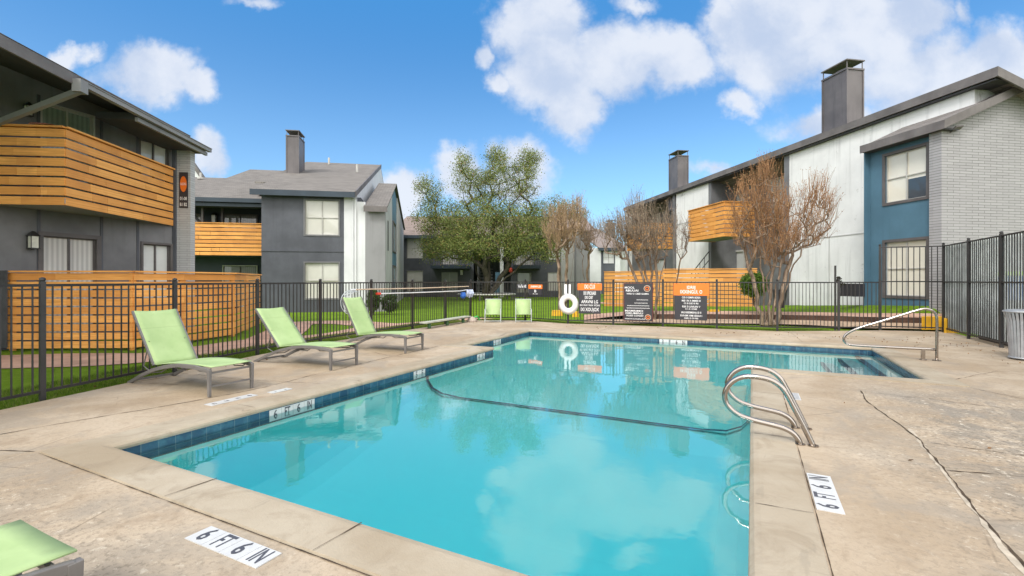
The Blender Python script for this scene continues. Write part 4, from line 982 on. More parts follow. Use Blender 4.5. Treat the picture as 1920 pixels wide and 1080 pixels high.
# ------------------------------------------------------------------ loungers and chairs
def make_lounger(ang=52):
    t = thing('sun_lounger', (0, 0, 0), 'x', 'sun lounger', 'green sling sun loungers')
    W = .62; rail = [(.0, .355), (-.12, .372), (-.35, .385), (-.7, .378), (-1.0, .335), (-1.3, .265), (-1.6, .165), (-1.85, .06), (-1.98, .01)]
    for y in (.02, W-.02):
        m = MB(); pr = None; vs = []
        for (x, z) in rail:
            th = .052; vs += [(x, y-.017, z-th), (x, y+.017, z-th), (x, y+.017, z), (x, y-.017, z)]
        fs = []
        for i in range(len(rail)-1):
            for k in range(4): fs.append((i*4+k, i*4+(k+1) % 4, (i+1)*4+(k+1) % 4, (i+1)*4+k))
        fs += [(3, 2, 1, 0), tuple(len(vs)-4+k for k in range(4))]; m.add(vs, fs); m.build('side_rail', greyplastic, t, bevel=.006)
    for y in (.02, W-.02):
        m = MB(); m.hexa([(-.018, y-.018, 0), (.018, y-.018, 0), (.018, y+.018, 0), (-.018, y+.018, 0)], [(-.03, y-.02, .35), (.026, y-.02, .35), (.026, y+.02, .35), (-.03, y+.02, .35)]); m.build('leg', greyplastic, t, bevel=.005)
    MB().bar((0, .03, .13), (0, W-.03, .13), .022, .022).build('crossbar', greyplastic, t); MB().bar((-.03, .03, .30), (-.03, W-.03, .30), .025, .025).build('crossbar', greyplastic, t)
    MB().bar((-1.9, .03, .035), (-1.9, W-.03, .035), .03, .03).build('crossbar', greyplastic, t)
    # seat sling: slightly crowned, sagging across
    nx, ny = 14, 8; vs = []
    for i in range(nx+1):
        x = .015-1.33*i/nx; z = .385+.012*math.sin(math.pi*i/nx)-.075*(i/nx)**2.5
        for j in range(ny+1):
            y = .035+(W-.07)*j/ny; vs.append((x, y, z-.022*math.sin(math.pi*j/ny)*math.sin(math.pi*min(1, i/nx+.06))))
    fs = [(i*(ny+1)+j, i*(ny+1)+j+1, (i+1)*(ny+1)+j+1, (i+1)*(ny+1)+j) for i in range(nx) for j in range(ny)]
    o = MB().add(vs, fs, 0).build('seat_sling', sling, t, smooth=True); s = o.modifiers.new('t', 'SOLIDIFY'); s.thickness = .008
    a = R(ang); px, pz = -1.28, .315; L = .93; dx, dz = -math.cos(a), math.sin(a); vs = []
    for i in range(nx+1):
        f = i/nx; x = px+dx*L*f; z = pz+dz*L*f
        for j in range(ny+1):
            g = math.sin(math.pi*j/ny); sag = .018*g*math.sin(math.pi*f); dip = .02*g*(f**6)
            vs.append((x-dz*0-math.sin(a)*sag-dx*dip, .03+(W-.06)*j/ny, z-math.cos(a)*sag-dz*dip))
    o = MB().add(vs, fs, 0).build('backrest', sling, t, smooth=True); s = o.modifiers.new('t', 'SOLIDIFY'); s.thickness = .008
    m = MB()
    nx_, nz_ = -math.sin(a)*.016, -math.cos(a)*.016
    for y in (.018, W-.018): m.bar((px+nx_, y, pz+nz_), (px+dx*L+nx_, y, pz+dz*L+nz_), .024, .03)
    m.bar((px+dx*L*.97+nx_, .03, pz+dz*L*.97+nz_), (px+dx*L*.97+nx_, W-.03, pz+dz*L*.97+nz_), .022, .022); m.bar((px+dx*L*.45+nx_*2, .03, pz+dz*L*.45+nz_*2), (px+dx*L*.45+nx_*2, W-.03, pz+dz*L*.45+nz_*2), .02, .02)
    m.build('back_frame', greyplastic, t)
    m = MB()
    for y in (.07, W-.07):
        m.tube([(px+dx*L*.42, y, pz+dz*L*.42), (-1.66, y, .26), (-1.45, y, .18), (-1.2, y, .21), (-1.0, y, .30)], .009, 6)
        m.tube([(-.95, y, .335), (-.8, y, .285), (-.62, y, .28), (-.5, y, .35)], .008, 6)
        m.tube([(-.45, y, .35), (-.3, y, .30), (-.12, y, .31), (-.05, y, .35)], .008, 6)
    m.build('recline_brace', greyplastic, t); return t
def place(o, x, y, rz, label): o.location = (x, y, .001); o.rotation_euler = (0, 0, rz); o['label'] = label
l1 = make_lounger(53); l2 = make_lounger(46); l3 = make_lounger(61)
place(l1, -6.23, 3.68, 0, 'lime green lounger nearest on the left deck with its back raised before the orange fence')
place(l2, -6.27, 5.69, 0, 'middle of the three green loungers in a row, its back reclined lowest with a seam')
place(l3, -6.35, 7.70, R(1), 'farthest of the three green loungers in a row, its back raised steepest')
l4 = copy_tree(l1); place(l4, -2.46, .93, R(90), 'green lounger foot end cut off by the bottom left corner of the photo')

def make_chair():
    t = thing('sling_chair', (0, 0, 0), 'x', 'chair', 'low green sling chairs by the back fence')
    W = .60; m = MB(); vs = []; prof = [(0, .30), (-.1, .31), (-.3, .27), (-.48, .25), (-.54, .30), (-.62, .5), (-.70, .8)]
    def strip(ps, nm):
        vs = [(x, y, z) for (x, z) in ps for y in (.04, W/2, W-.04)]; fs = [(i*3+j, i*3+j+1, (i+1)*3+j+1, (i+1)*3+j) for i in range(len(ps)-1) for j in range(2)]
        o = MB().add(vs, fs, 0).build(nm, sling, t, smooth=True); s = o.modifiers.new('t', 'SOLIDIFY'); s.thickness = .01
    strip(prof[:4], 'seat'); strip(prof[3:], 'backrest')
    for y in (.02, W-.02):
        MB().tube([(-.02, y, 0), (0, y, .3), (.0, y, .44), (-.06, y, .47), (-.5, y, .47), (-.6, y, .45)], .014, 6).build('arm', postgrey, t)
        MB().tube([(-.62, y, 0), (-.5, y, .25), (-.62, y, .5), (-.71, y, .82)], .014, 6).build('leg', postgrey, t)
    MB().tube([(0, .02, .06), (0, W-.02, .06)], .01, 6).build('crossbar', postgrey, t); MB().tube([(-.71, .02, .81), (-.71, W-.02, .81)], .013, 6).build('top_bar', postgrey, t)
    return t
c1 = make_chair(); rz = math.atan2(-CS, SN)   # facing the photographer
p = gp(939.6, 606); q = gp(907.7, 606)
def pl(o, px0, px1, y, lb):
    a = gp(px0, y); b_ = gp(px1, y); d = (b_-a); o.location = (a.x, a.y, 0.001) if False else (b_.x, b_.y, .001)
    o.rotation_euler = (0, 0, math.atan2(d.y, d.x)+R(90)-math.pi); o['label'] = lb
pl(c1, 907.7, 941, 605, 'left one of two low lime green chairs at the far end of the deck'); c2 = copy_tree(c1)
pl(c2, 966, 1000, 605, 'right one of two low lime green chairs at the far end of the deck')
for c, (a, bb) in ((c1, (908, 941)), (c2, (966, 1000))):
    A = gp(a, 605); B = gp(bb, 605); d = (B-A).normalized()
    # local x must point to the photographer, local y along the chair's width
    xd = Vector((d.y, -d.x, 0)); c.rotation_euler = (0, 0, math.atan2(xd.y, xd.x)); yd = Vector((-xd.y, xd.x, 0))
    c.location = (A if yd.dot(d) > 0 else B).to_tuple()

# ------------------------------------------------------------------ pool hardware
def smooth_pts(pts, n=6):
    P = [Vector(p) for p in pts]; out = []
    for i in range(len(P)-1):
        p0 = P[max(i-1, 0)]; p1 = P[i]; p2 = P[i+1]; p3 = P[min(i+2, len(P)-1)]
        for k in range(n):
            t = k/n; out.append(.5*((2*p1)+(-p0+p2)*t+(2*p0-5*p1+4*p2-p3)*t*t+(-p0+3*p1-3*p2+p3)*t**3))
    return out+[P[-1]]
t = thing('pool_ladder', (.45, 5.3, 0), 'pair of looped stainless steel ladder rails on the right edge of the pool', 'ladder')
lp = [(.495, 0), (.42, .17), (.33, .36), (.26, .49), (.17, .56), (.05, .585), (-.08, .575), (-.18, .51), (-.235, .41), (-.22, .30), (-.13, .215), (.0, .175), (.13, .155), (.25, .135), (.33, .10), (.375, .05), (.395, 0)]
for y in (5.07, 5.62):
    MB().tube(smooth_pts([(x, y, z) for x, z in lp], 5), .025, 12).build('rail', steel, t, smooth=True)
    m = MB(); m.tube([(.495, y, .001), (.495, y, .010)], .045, 14); m.tube([(.395, y, .001), (.395, y, .008)], .04, 14); m.build('escutcheon', steel, t)
t = thing('handrail', (3.0, 11.5, 0), 'sloping stainless steel handrail at the pool entry steps', 'handrail')
hp = [(3.08, 0), (3.08, .4), (3.08, .8), (3.04, .91), (2.95, .96), (2.82, .945), (2.4, .77), (1.95, .585), (1.78, .50), (1.68, .42), (1.64, .33), (1.68, .25), (1.80, .215), (2.1, .21), (2.6, .21), (3.06, .21)]
MB().tube(smooth_pts([(x, 11.5, z) for x, z in hp], 4), .024, 12).build('rail', steel, t, smooth=True)
MB().bar((2.88, 11.5, 0), (2.88, 11.5, .2), .055, .055).build('short_post', steel, t)
m = MB(); m.tube([(3.08, 11.5, .001), (3.08, 11.5, .012)], .07, 14); m.tube([(2.88, 11.5, .001), (2.88, 11.5, .01)], .06, 14); m.build('escutcheon', steel, t)

# litter bin
def bin_():
    c = Vector((4.62, 12.42, 0)); t = thing('litter_bin', c, 'silver grey slatted metal litter bin beside the tall fence at the right edge', 'bin'); n = 30
    gal = paint('bin_metal', (.36, .37, .38), .12, 5, .4, .5, 0, metal=.3); m = MB(); H = .90
    for k in range(n):
        a = 2*math.pi*k/n; ca, sa = math.cos(a), math.sin(a); tn = Vector((-sa, ca, 0)); w = .020
        pts = [(.215, .03), (.23, .4), (.255, .74), (.285, .86), (.295, .90)]; vs = []
        for (r, z) in pts:
            p = c+Vector((ca*r, sa*r, z)); vs += [p-tn*w, p+tn*w]
        m.add(vs, [(2*i, 2*i+1, 2*i+3, 2*i+2) for i in range(len(pts)-1)])
    o = m.build('slats', gal, t); s = o.modifiers.new('s', 'SOLIDIFY'); s.thickness = .006
    m = MB()
    for r, z in ((.22, .04), (.295, .91)):
        k = 36; ring = [c+Vector((math.cos(2*math.pi*i/k)*r, math.sin(2*math.pi*i/k)*r, z)) for i in range(k+1)]; m.tube(ring, .016, 6)
    m.tube([c+Vector((0, 0, .915)), c+Vector((0, 0, .93)), c+Vector((0, 0, .95)), c+Vector((0, 0, .955))], [.29, .29, .22, .12], 32); m.build('rim', gal, t)
    MB().tube([c+Vector((0, 0, .05)), c+Vector((0, 0, .87))], [.185, .20], 24).build('liner', signdark, t)
bin_()

# depth markers
tilew = paint('marker_tile', (.52, .52, .51), .06, 8, .35, bump=.05); ink = paint('marker_ink', (.07, .07, .08), .1, 5, .4, bump=0)
def marker(P, U, V, N, w, h, chars, label, cells=4, th=.006, nm='depth_marker', cs=(.85, 1.12), bold=.02):
    P, U, V, N = Vector(P), Vector(U), Vector(V), Vector(N); t = thing(nm, P, label, 'depth marker', 'depth marker tiles around the pool'); m = MB()
    cw = w/cells
    for k in range(cells):
        a = P+U*(k*cw+.002-w/2)-V*(h/2); bq = P+U*((k+1)*cw-.001-w/2)-V*(h/2)
        m.hexa([a, bq, bq+V*h, a+V*h], [a+N*th, bq+N*th, bq+V*h+N*th, a+V*h+N*th])
    m.build('tile', tilew, t)
    for k, ch in enumerate(chars):
        if ch.strip(): textmesh(ch, (h*cs[0]/max(1, len(ch))**.55, h*cs[1]), P+U*((k+.5)*cw-w/2)+N*(th+.0012), U, V, bold=bold).build('lettering', ink, t)
    return t
X, Y, Z = Vector((1, 0, 0)), Vector((0, 1, 0)), Vector((0, 0, 1))
marker((-2.62, 1.68, .001), X, Y, Z, .64, .152, ['6', 'FT', '6', 'IN'], 'white tile reading 6 FT 6 IN on the near edge of the deck')
marker((.455, 4.0, .001), Y, -X, Z, .66, .155, ['6', 'FT', '6', 'IN'], 'white tile reading 6 FT 6 IN sideways on the right deck')
marker((-5.165, 4.1, -.128), Y, Z, X, .66, .135, ['6', 'FT', '6', 'IN'], '6 FT 6 IN waterline tile on the left pool wall', th=.004)
marker((-1.85, 13.045, -.12), X, Z, -Y, .70, .13, ['3', 'F', '6', 'N'], '3 foot 6 waterline tile on the far pool wall', th=.004)
marker((-5.165, 6.65, -.125), Y, Z, X, .32, .13, ['5', 'F'], 'small two tile depth mark on the left pool wall by the dark stripe', 2, .004)
marker((-5.165, 8.75, -.125), Y, Z, X, .32, .13, ['4', 'F'], 'small two tile depth mark on the left wall just before the pool widens', 2, .004)
marker((-5.995, 11.0, -.125), Y, Z, X, .40, .13, ['3', 'F'], 'small depth mark on the far left wall of the widened pool end', 2, .004)
wt = gp(435, 750); marker((wt.x, wt.y, .001), Y, -X, Z, .60, .15, ['n', 'u', 'n', 'e'], 'worn faded marker tile row on the deck before the nearest lounger', cs=(.7, .8))
wt = gp(525, 733); marker((wt.x, wt.y, .001), Y, -X, Z, .30, .12, ['-', '-'], 'small worn marker tile on the deck before the middle lounger', 2)
# square no-diving tile behind the ladder
P = Vector((.46, 7.15, .001)); t = thing('warning_tile', P, 'square white tile with worn black lines on the deck behind the ladder', 'tile')
MB().box(P.x-.09, P.x+.09, P.y-.22, P.y+.18, .001, .007).build('tile', tilew, t)
m = MB()
for k in range(5): m.box(P.x-.07+.004*k, P.x+.075, P.y-.18+k*.075, P.y-.165+k*.075, .0072, .0085)
m.box(P.x-.078, P.x-.07, P.y-.19, P.y+.16, .0072, .0086); m.build('lettering', ink, t)
P = Vector((.30, 8.1, .001)); t = thing('warning_tile', P, 'small worn white tile with smudged print near the inner pool corner', 'tile'); MB().box(P.x-.10, P.x+.1, P.y-.11, P.y+.11, .0, .006).build('tile', tilew, t)
textmesh('on', .15, P+Vector((0, 0, .008)), Y, -X).build('lettering', ink, t)

# ------------------------------------------------------------------ signs and ring on the back fence
def seg_pt(px):                                        # point on back fence at a bearing, plus direction
    dx, dy = cam2w((px-960)/FPX, 1)
    for a, b_ in zip(FENCE_B[:-1], FENCE_B[1:]):
        ax, ay = a; ex, ey = b_[0]-ax, b_[1]-ay; det = dx*(-ey)-dy*(-ex)
        s = (ax*(-ey)-ay*(-ex))/det; k = (dx*ay-dy*ax)/det
        if -.001 <= k <= 1.001: return Vector((dx*s, dy*s, 0)), Vector((ex, ey, 0)).normalized(), s
    return None
def fence_sign(px0, px1, blocks, label, lines, emblem=None, border=None):
    p0, u, d0 = seg_pt(px0); p1, _, d1 = seg_pt(px1); u = (p1-p0).normalized(); n = Vector((u.y, -u.x, 0)); 
    if n.dot(p0) > 0: n = -n
    d = (d0+d1)/2; L = (p1-p0).length; f = n*.035
    t = thing('fence_sign', p0+f+Vector((0, 0, zat(blocks[-1][1], d))), label, 'sign', 'signs hung on the back pool fence')
    def rect(a, b_, ya, yb, mat, off, nm):
        A = p0+u*L*a+f+n*off; B = p0+u*L*b_+f+n*off; z0, z1 = zat(yb, d), zat(ya, d)
        m = MB(); m.hexa([A+Z*z0, B+Z*z0, B+Z*z0+n*.006, A+Z*z0+n*.006], [A+Z*z1, B+Z*z1, B+Z*z1+n*.006, A+Z*z1+n*.006]); return m.build(nm, mat, t)
    if border: rect(-.03, 1.03, blocks[0][0]-.8, blocks[-1][1]+.8, border, -.007, 'backing')
    for (ya, yb, mat, a, b_) in blocks: rect(a, b_, ya, yb, mat, 0, 'panel')
    for (yc, hpx, txt, xc, wfrac) in lines:
        hgt = hpx*d/FPX; P0 = p0+u*L*xc+f+n*.0075+Z*zat(yc, d)
        est = .60*len(txt); textmesh(txt, (L*wfrac/est, hgt*1.35), P0, u, Z, bold=.012).build('lettering', signwhite, t)
    if emblem:
        for (yc, xc, rr) in emblem:
            rad = rr*d/FPX; P0 = p0+u*L*xc+f+n*.008+Z*zat(yc, d); k = 16
            ring = [P0+u*rad*math.cos(2*math.pi*i/k)+Z*rad*math.sin(2*math.pi*i/k) for i in range(k+1)]; MB().tube(ring, rad*.13, 5).build('emblem', paint('emblem_tan', (.55, .4, .3), .1, 3, .5, bump=0), t)
            ring = [P0+u*rad*.5*math.cos(2*math.pi*i/k)+Z*rad*.5*math.sin(2*math.pi*i/k) for i in range(k+1)]; MB().tube(ring, rad*.16, 5).build('emblem', orange, t)
fence_sign(1085, 1127.5, [(531.5, 544, orange, -.04, 1.03), (544.2, 588, signdark, 0, .98)], 'orange headed black sign directly right of the white life ring', [(537.8, 8, 'IXI CUI', .5, .62), (550, 7, 'IXI IPIOIAIII', .5, .86), (558, 6, "IXI OIII'", .46, .6), (566, 6, 'APAVNI LG', .5, .8), (572.5, 3.5, 'IN WV WA VON', .5, .85), (580.5, 7, 'IXI XOU)OX', .5, .86)])
fence_sign(1171, 1223, [(531.5, 601, signdark, 0, 1)], 'tall black sign with a round emblem, in the middle of the three large fence signs', [(539.5, 4, 'MOOL', .19, .3), (545, 4, 'RBUUAI', .28, .48), (551, 3, 'WISI O CBEI GAMA', .48, .9), (562, 2, 'mmtmmt', .65, .4), (568, 2, 'tmtmtmt', .6, .55), (573, 2, 'mtmtmtmmmt', .5, .8), (577.5, 2, 'tmtmmtmtmtmm', .5, .85), (583, 3.5, 'MAMRIMO', .35, .6), (587.5, 3.5, 'DIRUMINU', .36, .64), (592, 3, 'RUSSI CONSEI', .38, .7), (598, 2, 'PAROCCANSAUNI', .38, .68)], [(541, .82, 5.5), (594.5, .85, 5)], paint('maroon', (.10, .02, .02), .1, 3, .5, bump=0))
fence_sign(1265, 1328, [(531.5, 554, orange, -.03, 1.03), (554.2, 600, signdark, 0.0, .97)], 'widest orange headed black sign, rightmost on the back fence', [(539, 6, 'IDRIIJ', .5, .4), (547.5, 7, 'IXIXINGUI, O', .5, .8), (558, 3.6, 'CISI O EIM/RI BDEIA', .5, .72), (564, 3.6, 'MIE I IN A IMMEII III', .5, .84), (569, 3.2, 'CI III DIE III RII', .5, .76), (575, 3.6, 'RIIII SI LINIUIN V', .5, .8), (579.5, 3, 'C I A I IOMI', .5, .5), (586, 3.8, 'IAIOIIIIEIMIIHA EI II', .5, .92), (592, 3.6, 'RVHIM HMI ISSIUI I', .5, .86), (596.8, 3, 'OMIU II OI INIII', .5, .6)])
fence_sign(992, 1018, [(533.5, 541.5, orange, 0, 1), (541.7, 553, signdark, .02, .95)], 'small orange and black sign on the fence behind the right green chair', [(537.5, 4, 'JINMMVLER', .55, .8), (546, 5, 'B', .5, .18), (551, 2, 'A I A', .5, .5)])
fence_sign(970, 989, [(532.5, 541, signdark, 0, 1)], 'narrow black sign with white writing left of the small orange sign', [(537, 6, 'VoTe HI', .5, .95)])
# paper notice above the ring
fence_sign(1059, 1071, [(533, 552, signwhite, 0, 1)], 'small white notice fixed above the life ring', [])
p, u, d = seg_pt(1067.2); n = Vector((u.y, -u.x, 0)); n = -n if n.dot(p) > 0 else n
c = p+n*.10+Z*zat(569.5, d); t = thing('life_ring', c, 'white life ring hanging on the back fence beside the signs', 'life ring')
m = MB(); K, J = 40, 14; R0, r0 = 12.7*d/FPX, 5.1*d/FPX; vs = []
for i in range(K):
    a = 2*math.pi*i/K
    for j in range(J):
        bb = 2*math.pi*j/J; rr = R0+r0*math.cos(bb); vs.append(c+u*rr*math.cos(a)+Z*rr*1.05*math.sin(a)+n*r0*.8*math.sin(bb))
m.add(vs, [(i*J+j, ((i+1) % K)*J+j, ((i+1) % K)*J+(j+1) % J, i*J+(j+1) % J) for i in range(K) for j in range(J)], 0)
m.build('ring', paint('ring_foam', (.66, .65, .62), .08, 6, .5), t, smooth=True)
m = MB(); ring = [c+u*(R0+r0*1.1)*math.cos(a)+Z*(R0+r0*1.1)*1.05*math.sin(a)+n*(.02+.01*math.sin(4*a)) for a in [2*math.pi*i/40 for i in range(41)]]; m.tube(ring, .008, 5); m.build('grab_rope', wtrim, t)

# ------------------------------------------------------------------ poles and hose on the left fence
def fl_pt(px, z, off=.05):
    dx, dy = cam2w((px-960)/FPX, 1)
    for a, b_ in zip(FENCE_L[:-1], FENCE_L[1:]):
        ax, ay = a; ex, ey = b_[0]-ax, b_[1]-ay; det = dx*(-ey)-dy*(-ex)
        s = (ax*(-ey)-ay*(-ex))/det; k = (dx*ay-dy*ax)/det
        if 0 <= k <= 1 and s > 0: return Vector((dx*s+off, dy*s, z)), s
    return Vector((-9.5, 15.4, z)), 17.5
def flp(px, py, off=.06):
    p, d = fl_pt(px, 0, off); p.z = zat(py, d); return p
t = thing('skimmer_pole', flp(760, 541), 'long cream pool pole hung along the left fence, the upper of two', 'pole'); MB().tube([flp(x, y) for x, y in ((663, 543), (700, 542), (780, 540.5), (876, 537))], .017, 8).build('shaft', paint('cream_pole', (.55, .42, .3), .1, 4, .4, bump=0), t); MB().tube([flp(655, 543.2), flp(663, 543)], .022, 8).build('grip', signwhite, t)
t = thing('skimmer_pole', flp(760, 550), 'white pool pole with a red tip hung lower on the left fence', 'pole'); MB().tube([flp(x, y) for x, y in ((710, 550.5), (780, 548.5), (860, 545.5), (872, 543.5))], .017, 8).build('shaft', signwhite, t); MB().tube([flp(703, 550.8), flp(710, 550.5)], .035, 8).build('tip', paint('red_tip', (.65, .06, .03), .1, 4, .4), t)
t = thing('pool_hose', flp(650, 570), 'coiled pale hose looped on the left fence beside the farthest lounger', 'hose'); m = MB()
for k in range(4):
    cx, cy = 656+k*2.2, 567; pts = []
    for i in range(14): a = R(70)+i/13*R(200); pts.append(flp(cx+(20-k*1.5)*math.cos(a), cy-(23-k)*math.sin(a), .05+.012*k))
    m.tube(pts, .011, 6)
m.build('coil', paint('hose_grey', (.45, .48, .5), .15, 4, .5), t)
t = thing('towel_bundle', flp(876, 549), 'blue and white bundled towel hung near the far left fence corner', 'towel')
m = MB(); 
for k, px in enumerate((872, 875, 878, 881)):
    p0 = flp(px, 543, .09); p1 = flp(px+1.5, 556+k % 2*2, .05+.03*(k % 2)); m.tube([p0, p0.lerp(p1, .5)+Vector((.04, 0, 0)), p1], [.035, .06, .03], 7)
m.build('folds', paint('towel_white', (.5, .55, .7), .3, 14, .8), t)
m = MB(); p0 = flp(864, 548, .1); m.tube([p0, p0-Z*.15, p0-Z*.22], [.09, .11, .05], 8); m.build('blue_fold', paint('towel_blue', (.03, .12, .45), .2, 8, .8), t)

t = thing('low_bench', gp(820, 608), 'long low pale plank bench along the far left fence', 'bench')
A = gp(781, 617)+Vector((.25, 0, 0)); B = gp(868, 603)+Vector((.2, 0, 0)); m = MB(); m.bar(A+Z*.20, B+Z*.20, .26, .04); m.build('plank', paint('pale_plank', (.42, .43, .36), .15, 5, .6), t)
m = MB()
for k in (.12, .5, .88): q = A.lerp(B, k); m.bar(q, q+Z*.185, .05, .12)
m.build('support', paint('green_metal', (.05, .13, .06), .1, 4, .5), t)
t = thing('garden_hose', gp(878, 602), 'small bright green hose end by the far fence corner', 'hose'); q = gp(876, 603.5); MB().tube([q, q+Vector((.15, .1, .12)), q+Vector((.3, .2, .2)), q+Vector((.36, .3, .06))], .03, 7).build('loop', paint('bright_green', (.02, .35, .06), .1, 4, .4), t)
# pale stone beside the hose
t = thing('stone', gp(886, 603.5), 'pale rounded stone beside the green hose end', 'stone'); bm_ = MB(); q = gp(885, 603.5); bm_.tube([q-Z*.02, q+Z*.05, q+Z*.14, q+Z*.19], [.17, .2, .13, .04], 9); bm_.build('rock', paint('stone', (.4, .33, .28), .2, 7, .8), t, smooth=True)
# yellow painted kerb blocks
ys = thing('step_block', at(1762, 14.55, .1), 'bright yellow painted concrete steps behind the tall fence corner', 'steps', 'yellow painted concrete blocks')
m = MB()
for (x0, x1, y0, y1, da, db) in ((1728, 1768, 594, 612, 14.16, 14.4), (1770, 1800, 597, 618, 13.6, 13.9)):
    m = MB(); z0, z1 = zat(y1, da), zat(y0, da); m.hexa([at(x0, da, z0-.1), at(x1, da, z0-.1), at(x1, db, z0-.1), at(x0, db, z0-.1)], [at(x0, da, z1), at(x1, da, z1), at(x1, db, z1), at(x0, db, z1)]); m.build('lower_step', yellow, ys)
m = MB(); m.hexa([at(1756, 14.92, .1), at(1800, 14.3, .1), at(1800, 14.6, .1), at(1756, 15.2, .1)], [at(1756, 14.92, zat(585, 14.9)), at(1800, 14.3, zat(586, 14.9)), at(1800, 14.6, zat(586, 14.9)), at(1756, 15.2, zat(585, 14.9))]); m.build('upper_step', yellow, ys)
for (x0, x1, y0, y1, lb) in ((1034, 1055, 582, 590, 'yellow painted block on the lawn left of the life ring'), (1073, 1085, 584, 592, 'small yellow painted block just right of the life ring'), (1328, 1350, 581, 595, 'yellow painted block right of the widest orange headed sign')):
    d = 1336.5/(y1-526); t = thing('kerb_block', at((x0+x1)/2, d), lb, 'block', 'yellow painted concrete blocks'); z1 = zat(y0, d)
    m = MB(); m.hexa([at(x0, d, -.06), at(x1, d, -.06), at(x1, d+.3, -.06), at(x0, d+.3, -.06)], [at(x0+1, d+.03, z1), at(x1-1, d+.03, z1), at(x1-1, d+.27, z1), at(x0+1, d+.27, z1)]); m.build('block', yellow, t, bevel=.01)
# black pot near the tree, blue recycling bin and brown hut behind the right fence
q = at(1462, 17.6, zat(577, 17.6)); t = thing('plant_pot', q, 'tall dark pot behind the bare tree trunks on the right', 'pot'); MB().tube([q, q+Z*.1, q+Z*.62, q+Z*.68], [.15, .17, .25, .25], 14).build('pot', signdark, t, smooth=False)
t = thing('wheeled_bin', (6.9, 15.0, 0), 'blue wheeled bin with a lime lid behind the tall right fence', 'bin'); q = at(1908, 12.6)
t.location = q; m = MB(); m.hexa([q+Vector((a*.26, b_*.26, 0)) for a, b_ in ((-1, -1), (1, -1), (1, 1), (-1, 1))], [q+Vector((a*.33, b_*.33, 1.62)) for a, b_ in ((-1, -1), (1, -1), (1, 1), (-1, 1))]); m.build('body', paint('bin_blue', (.01, .09, .28), .1, 4, .5), t, bevel=.03)
m = MB(); m.hexa([q+Vector((a*.35, b_*.35, 1.63)) for a, b_ in ((-1, -1), (1, -1), (1, 1), (-1, 1))], [q+Vector((a*.3, b_*.3, 1.74)) for a, b_ in ((-1, -1), (1, -1), (1, 1), (-1, 1))]); m.build('lid', paint('bin_lime', (.25, .45, .02), .1, 4, .5), t, bevel=.02)
q = Vector((5.75, 15.4, 0)); t = thing('utility_cabinet', q, 'dark brown louvred cabinet behind the tall right fence', 'cabinet'); cab = paint('cabinet_brown', (.075, .058, .045), .3, 4, .7)
m = MB(); m.box(5.3, 6.1, 14.3, 16.6, -.05, 1.0); m.build('housing', cab, t); m = MB()
for k in range(9): m.box(5.27, 5.3, 14.35, 16.55, .1+k*.1, .14+k*.1)
for k in range(9): m.box(5.34, 6.06, 14.27, 14.3, .1+k*.1, .14+k*.1)
m.build('louvres', cab, t)
tag(sheet('side_paving', [(5.15, -4.5), (16, -4.5), (16, 17), (5.15, 17)], [], -.02, deckm))
# a red cloth on the left balcony rail
q0 = at(60, 10.35, 4.88); q1 = at(103, 10.37, 4.88); t = thing('folded_cloth', q0, 'red patterned cloth folded over the cap of the left balcony', 'cloth'); d_ = (q1-q0)
vs = []; 
for i in range(9):
    for j, (o_, z_) in enumerate(((-.09, 0), (-.05, .05), (.0, .065), (.05, .05), (.09, 0))): pp = q0+d_*(i/8)+Vector((-SN, CS, 0))*o_; vs.append((pp.x, pp.y, pp.z+z_*(1-.7*(i/8)**2)+random.uniform(-.008, .008)))
MB().add(vs, [(i*5+j, i*5+j+1, (i+1)*5+j+1, (i+1)*5+j) for i in range(8) for j in range(4)], 0).build('cloth', paint('red_cloth', (.42, .16, .11), .5, 22, .8), t, smooth=True)

# ------------------------------------------------------------------ vegetation
def leafmat(name, c1, c2, c3=None, trans=.25):
    n = NT(name); r = n.attr(); c = n.mix(n.ss(r, 0, .8), c1, c2)
    if c3: c = n.mix(n.ss(r, .86, .93), c, c3)
    cl = n.noise(n.pos(), .9, 3); c = n.mix(n.M('MULTIPLY', n.ss(cl, .4, .65), .35), c, tuple(x*.55 for x in c1))
    n.set(c, .6, 0, .25)
    tl = n.nd('ShaderNodeBsdfTranslucent'); n.si(tl.inputs[0], c); mx = n.nd('ShaderNodeMixShader'); mx.inputs[0].default_value = trans
    n.t.links.new(n.b.outputs[0], mx.inputs[1]); n.t.links.new(tl.outputs[0], mx.inputs[2]); n.t.links.new(mx.outputs[0], n.out.inputs[0]); return n.m
def barkmat(name, c, c2):
    n = NT(name); p = n.pos(); a = n.noise(n.sc(p, (6, 6, 1.2)), 3, 5, .65); b = n.noise(p, 2.2, 4)
    col = n.mix(n.ss(a, .35, .65), c, c2); col = n.mix(n.M('MULTIPLY', n.ss(b, .5, .7), .4), col, tuple(x*.5 for x in c)); n.set(col, .85, 0, .2); n.bump(a, .5, .02); return n.m
def leaves(centers, n_per, spread, size, mat, name, parent, rng, flat=.5, rbase=None):
    C = np.repeat(centers, n_per, axis=0); N = len(C)
    sp = np.asarray(spread) if np.ndim(spread) else np.full(len(centers), spread)
    C = C+rng.normal(0, 1, (N, 3))*np.repeat(sp, n_per)[:, None]*np.array([1, 1, .75])
    d = rng.normal(0, 1, (N, 3)); d /= np.linalg.norm(d, axis=1)[:, None]; e = np.cross(d, rng.normal(0, 1, (N, 3))); e /= np.linalg.norm(e, axis=1)[:, None]
    s = size*rng.uniform(.5, 1.3, N)[:, None]; a = d*s; b = e*s*flat
    V = np.stack([C-a*.5, C+b*.5, C+a*.5, C-b*.5], 1).reshape(-1, 3); Fc = np.arange(4*N).reshape(-1, 4)
    r = rng.uniform(0, 1, N)
    return np_mesh(name, V, Fc, mat, parent, r)
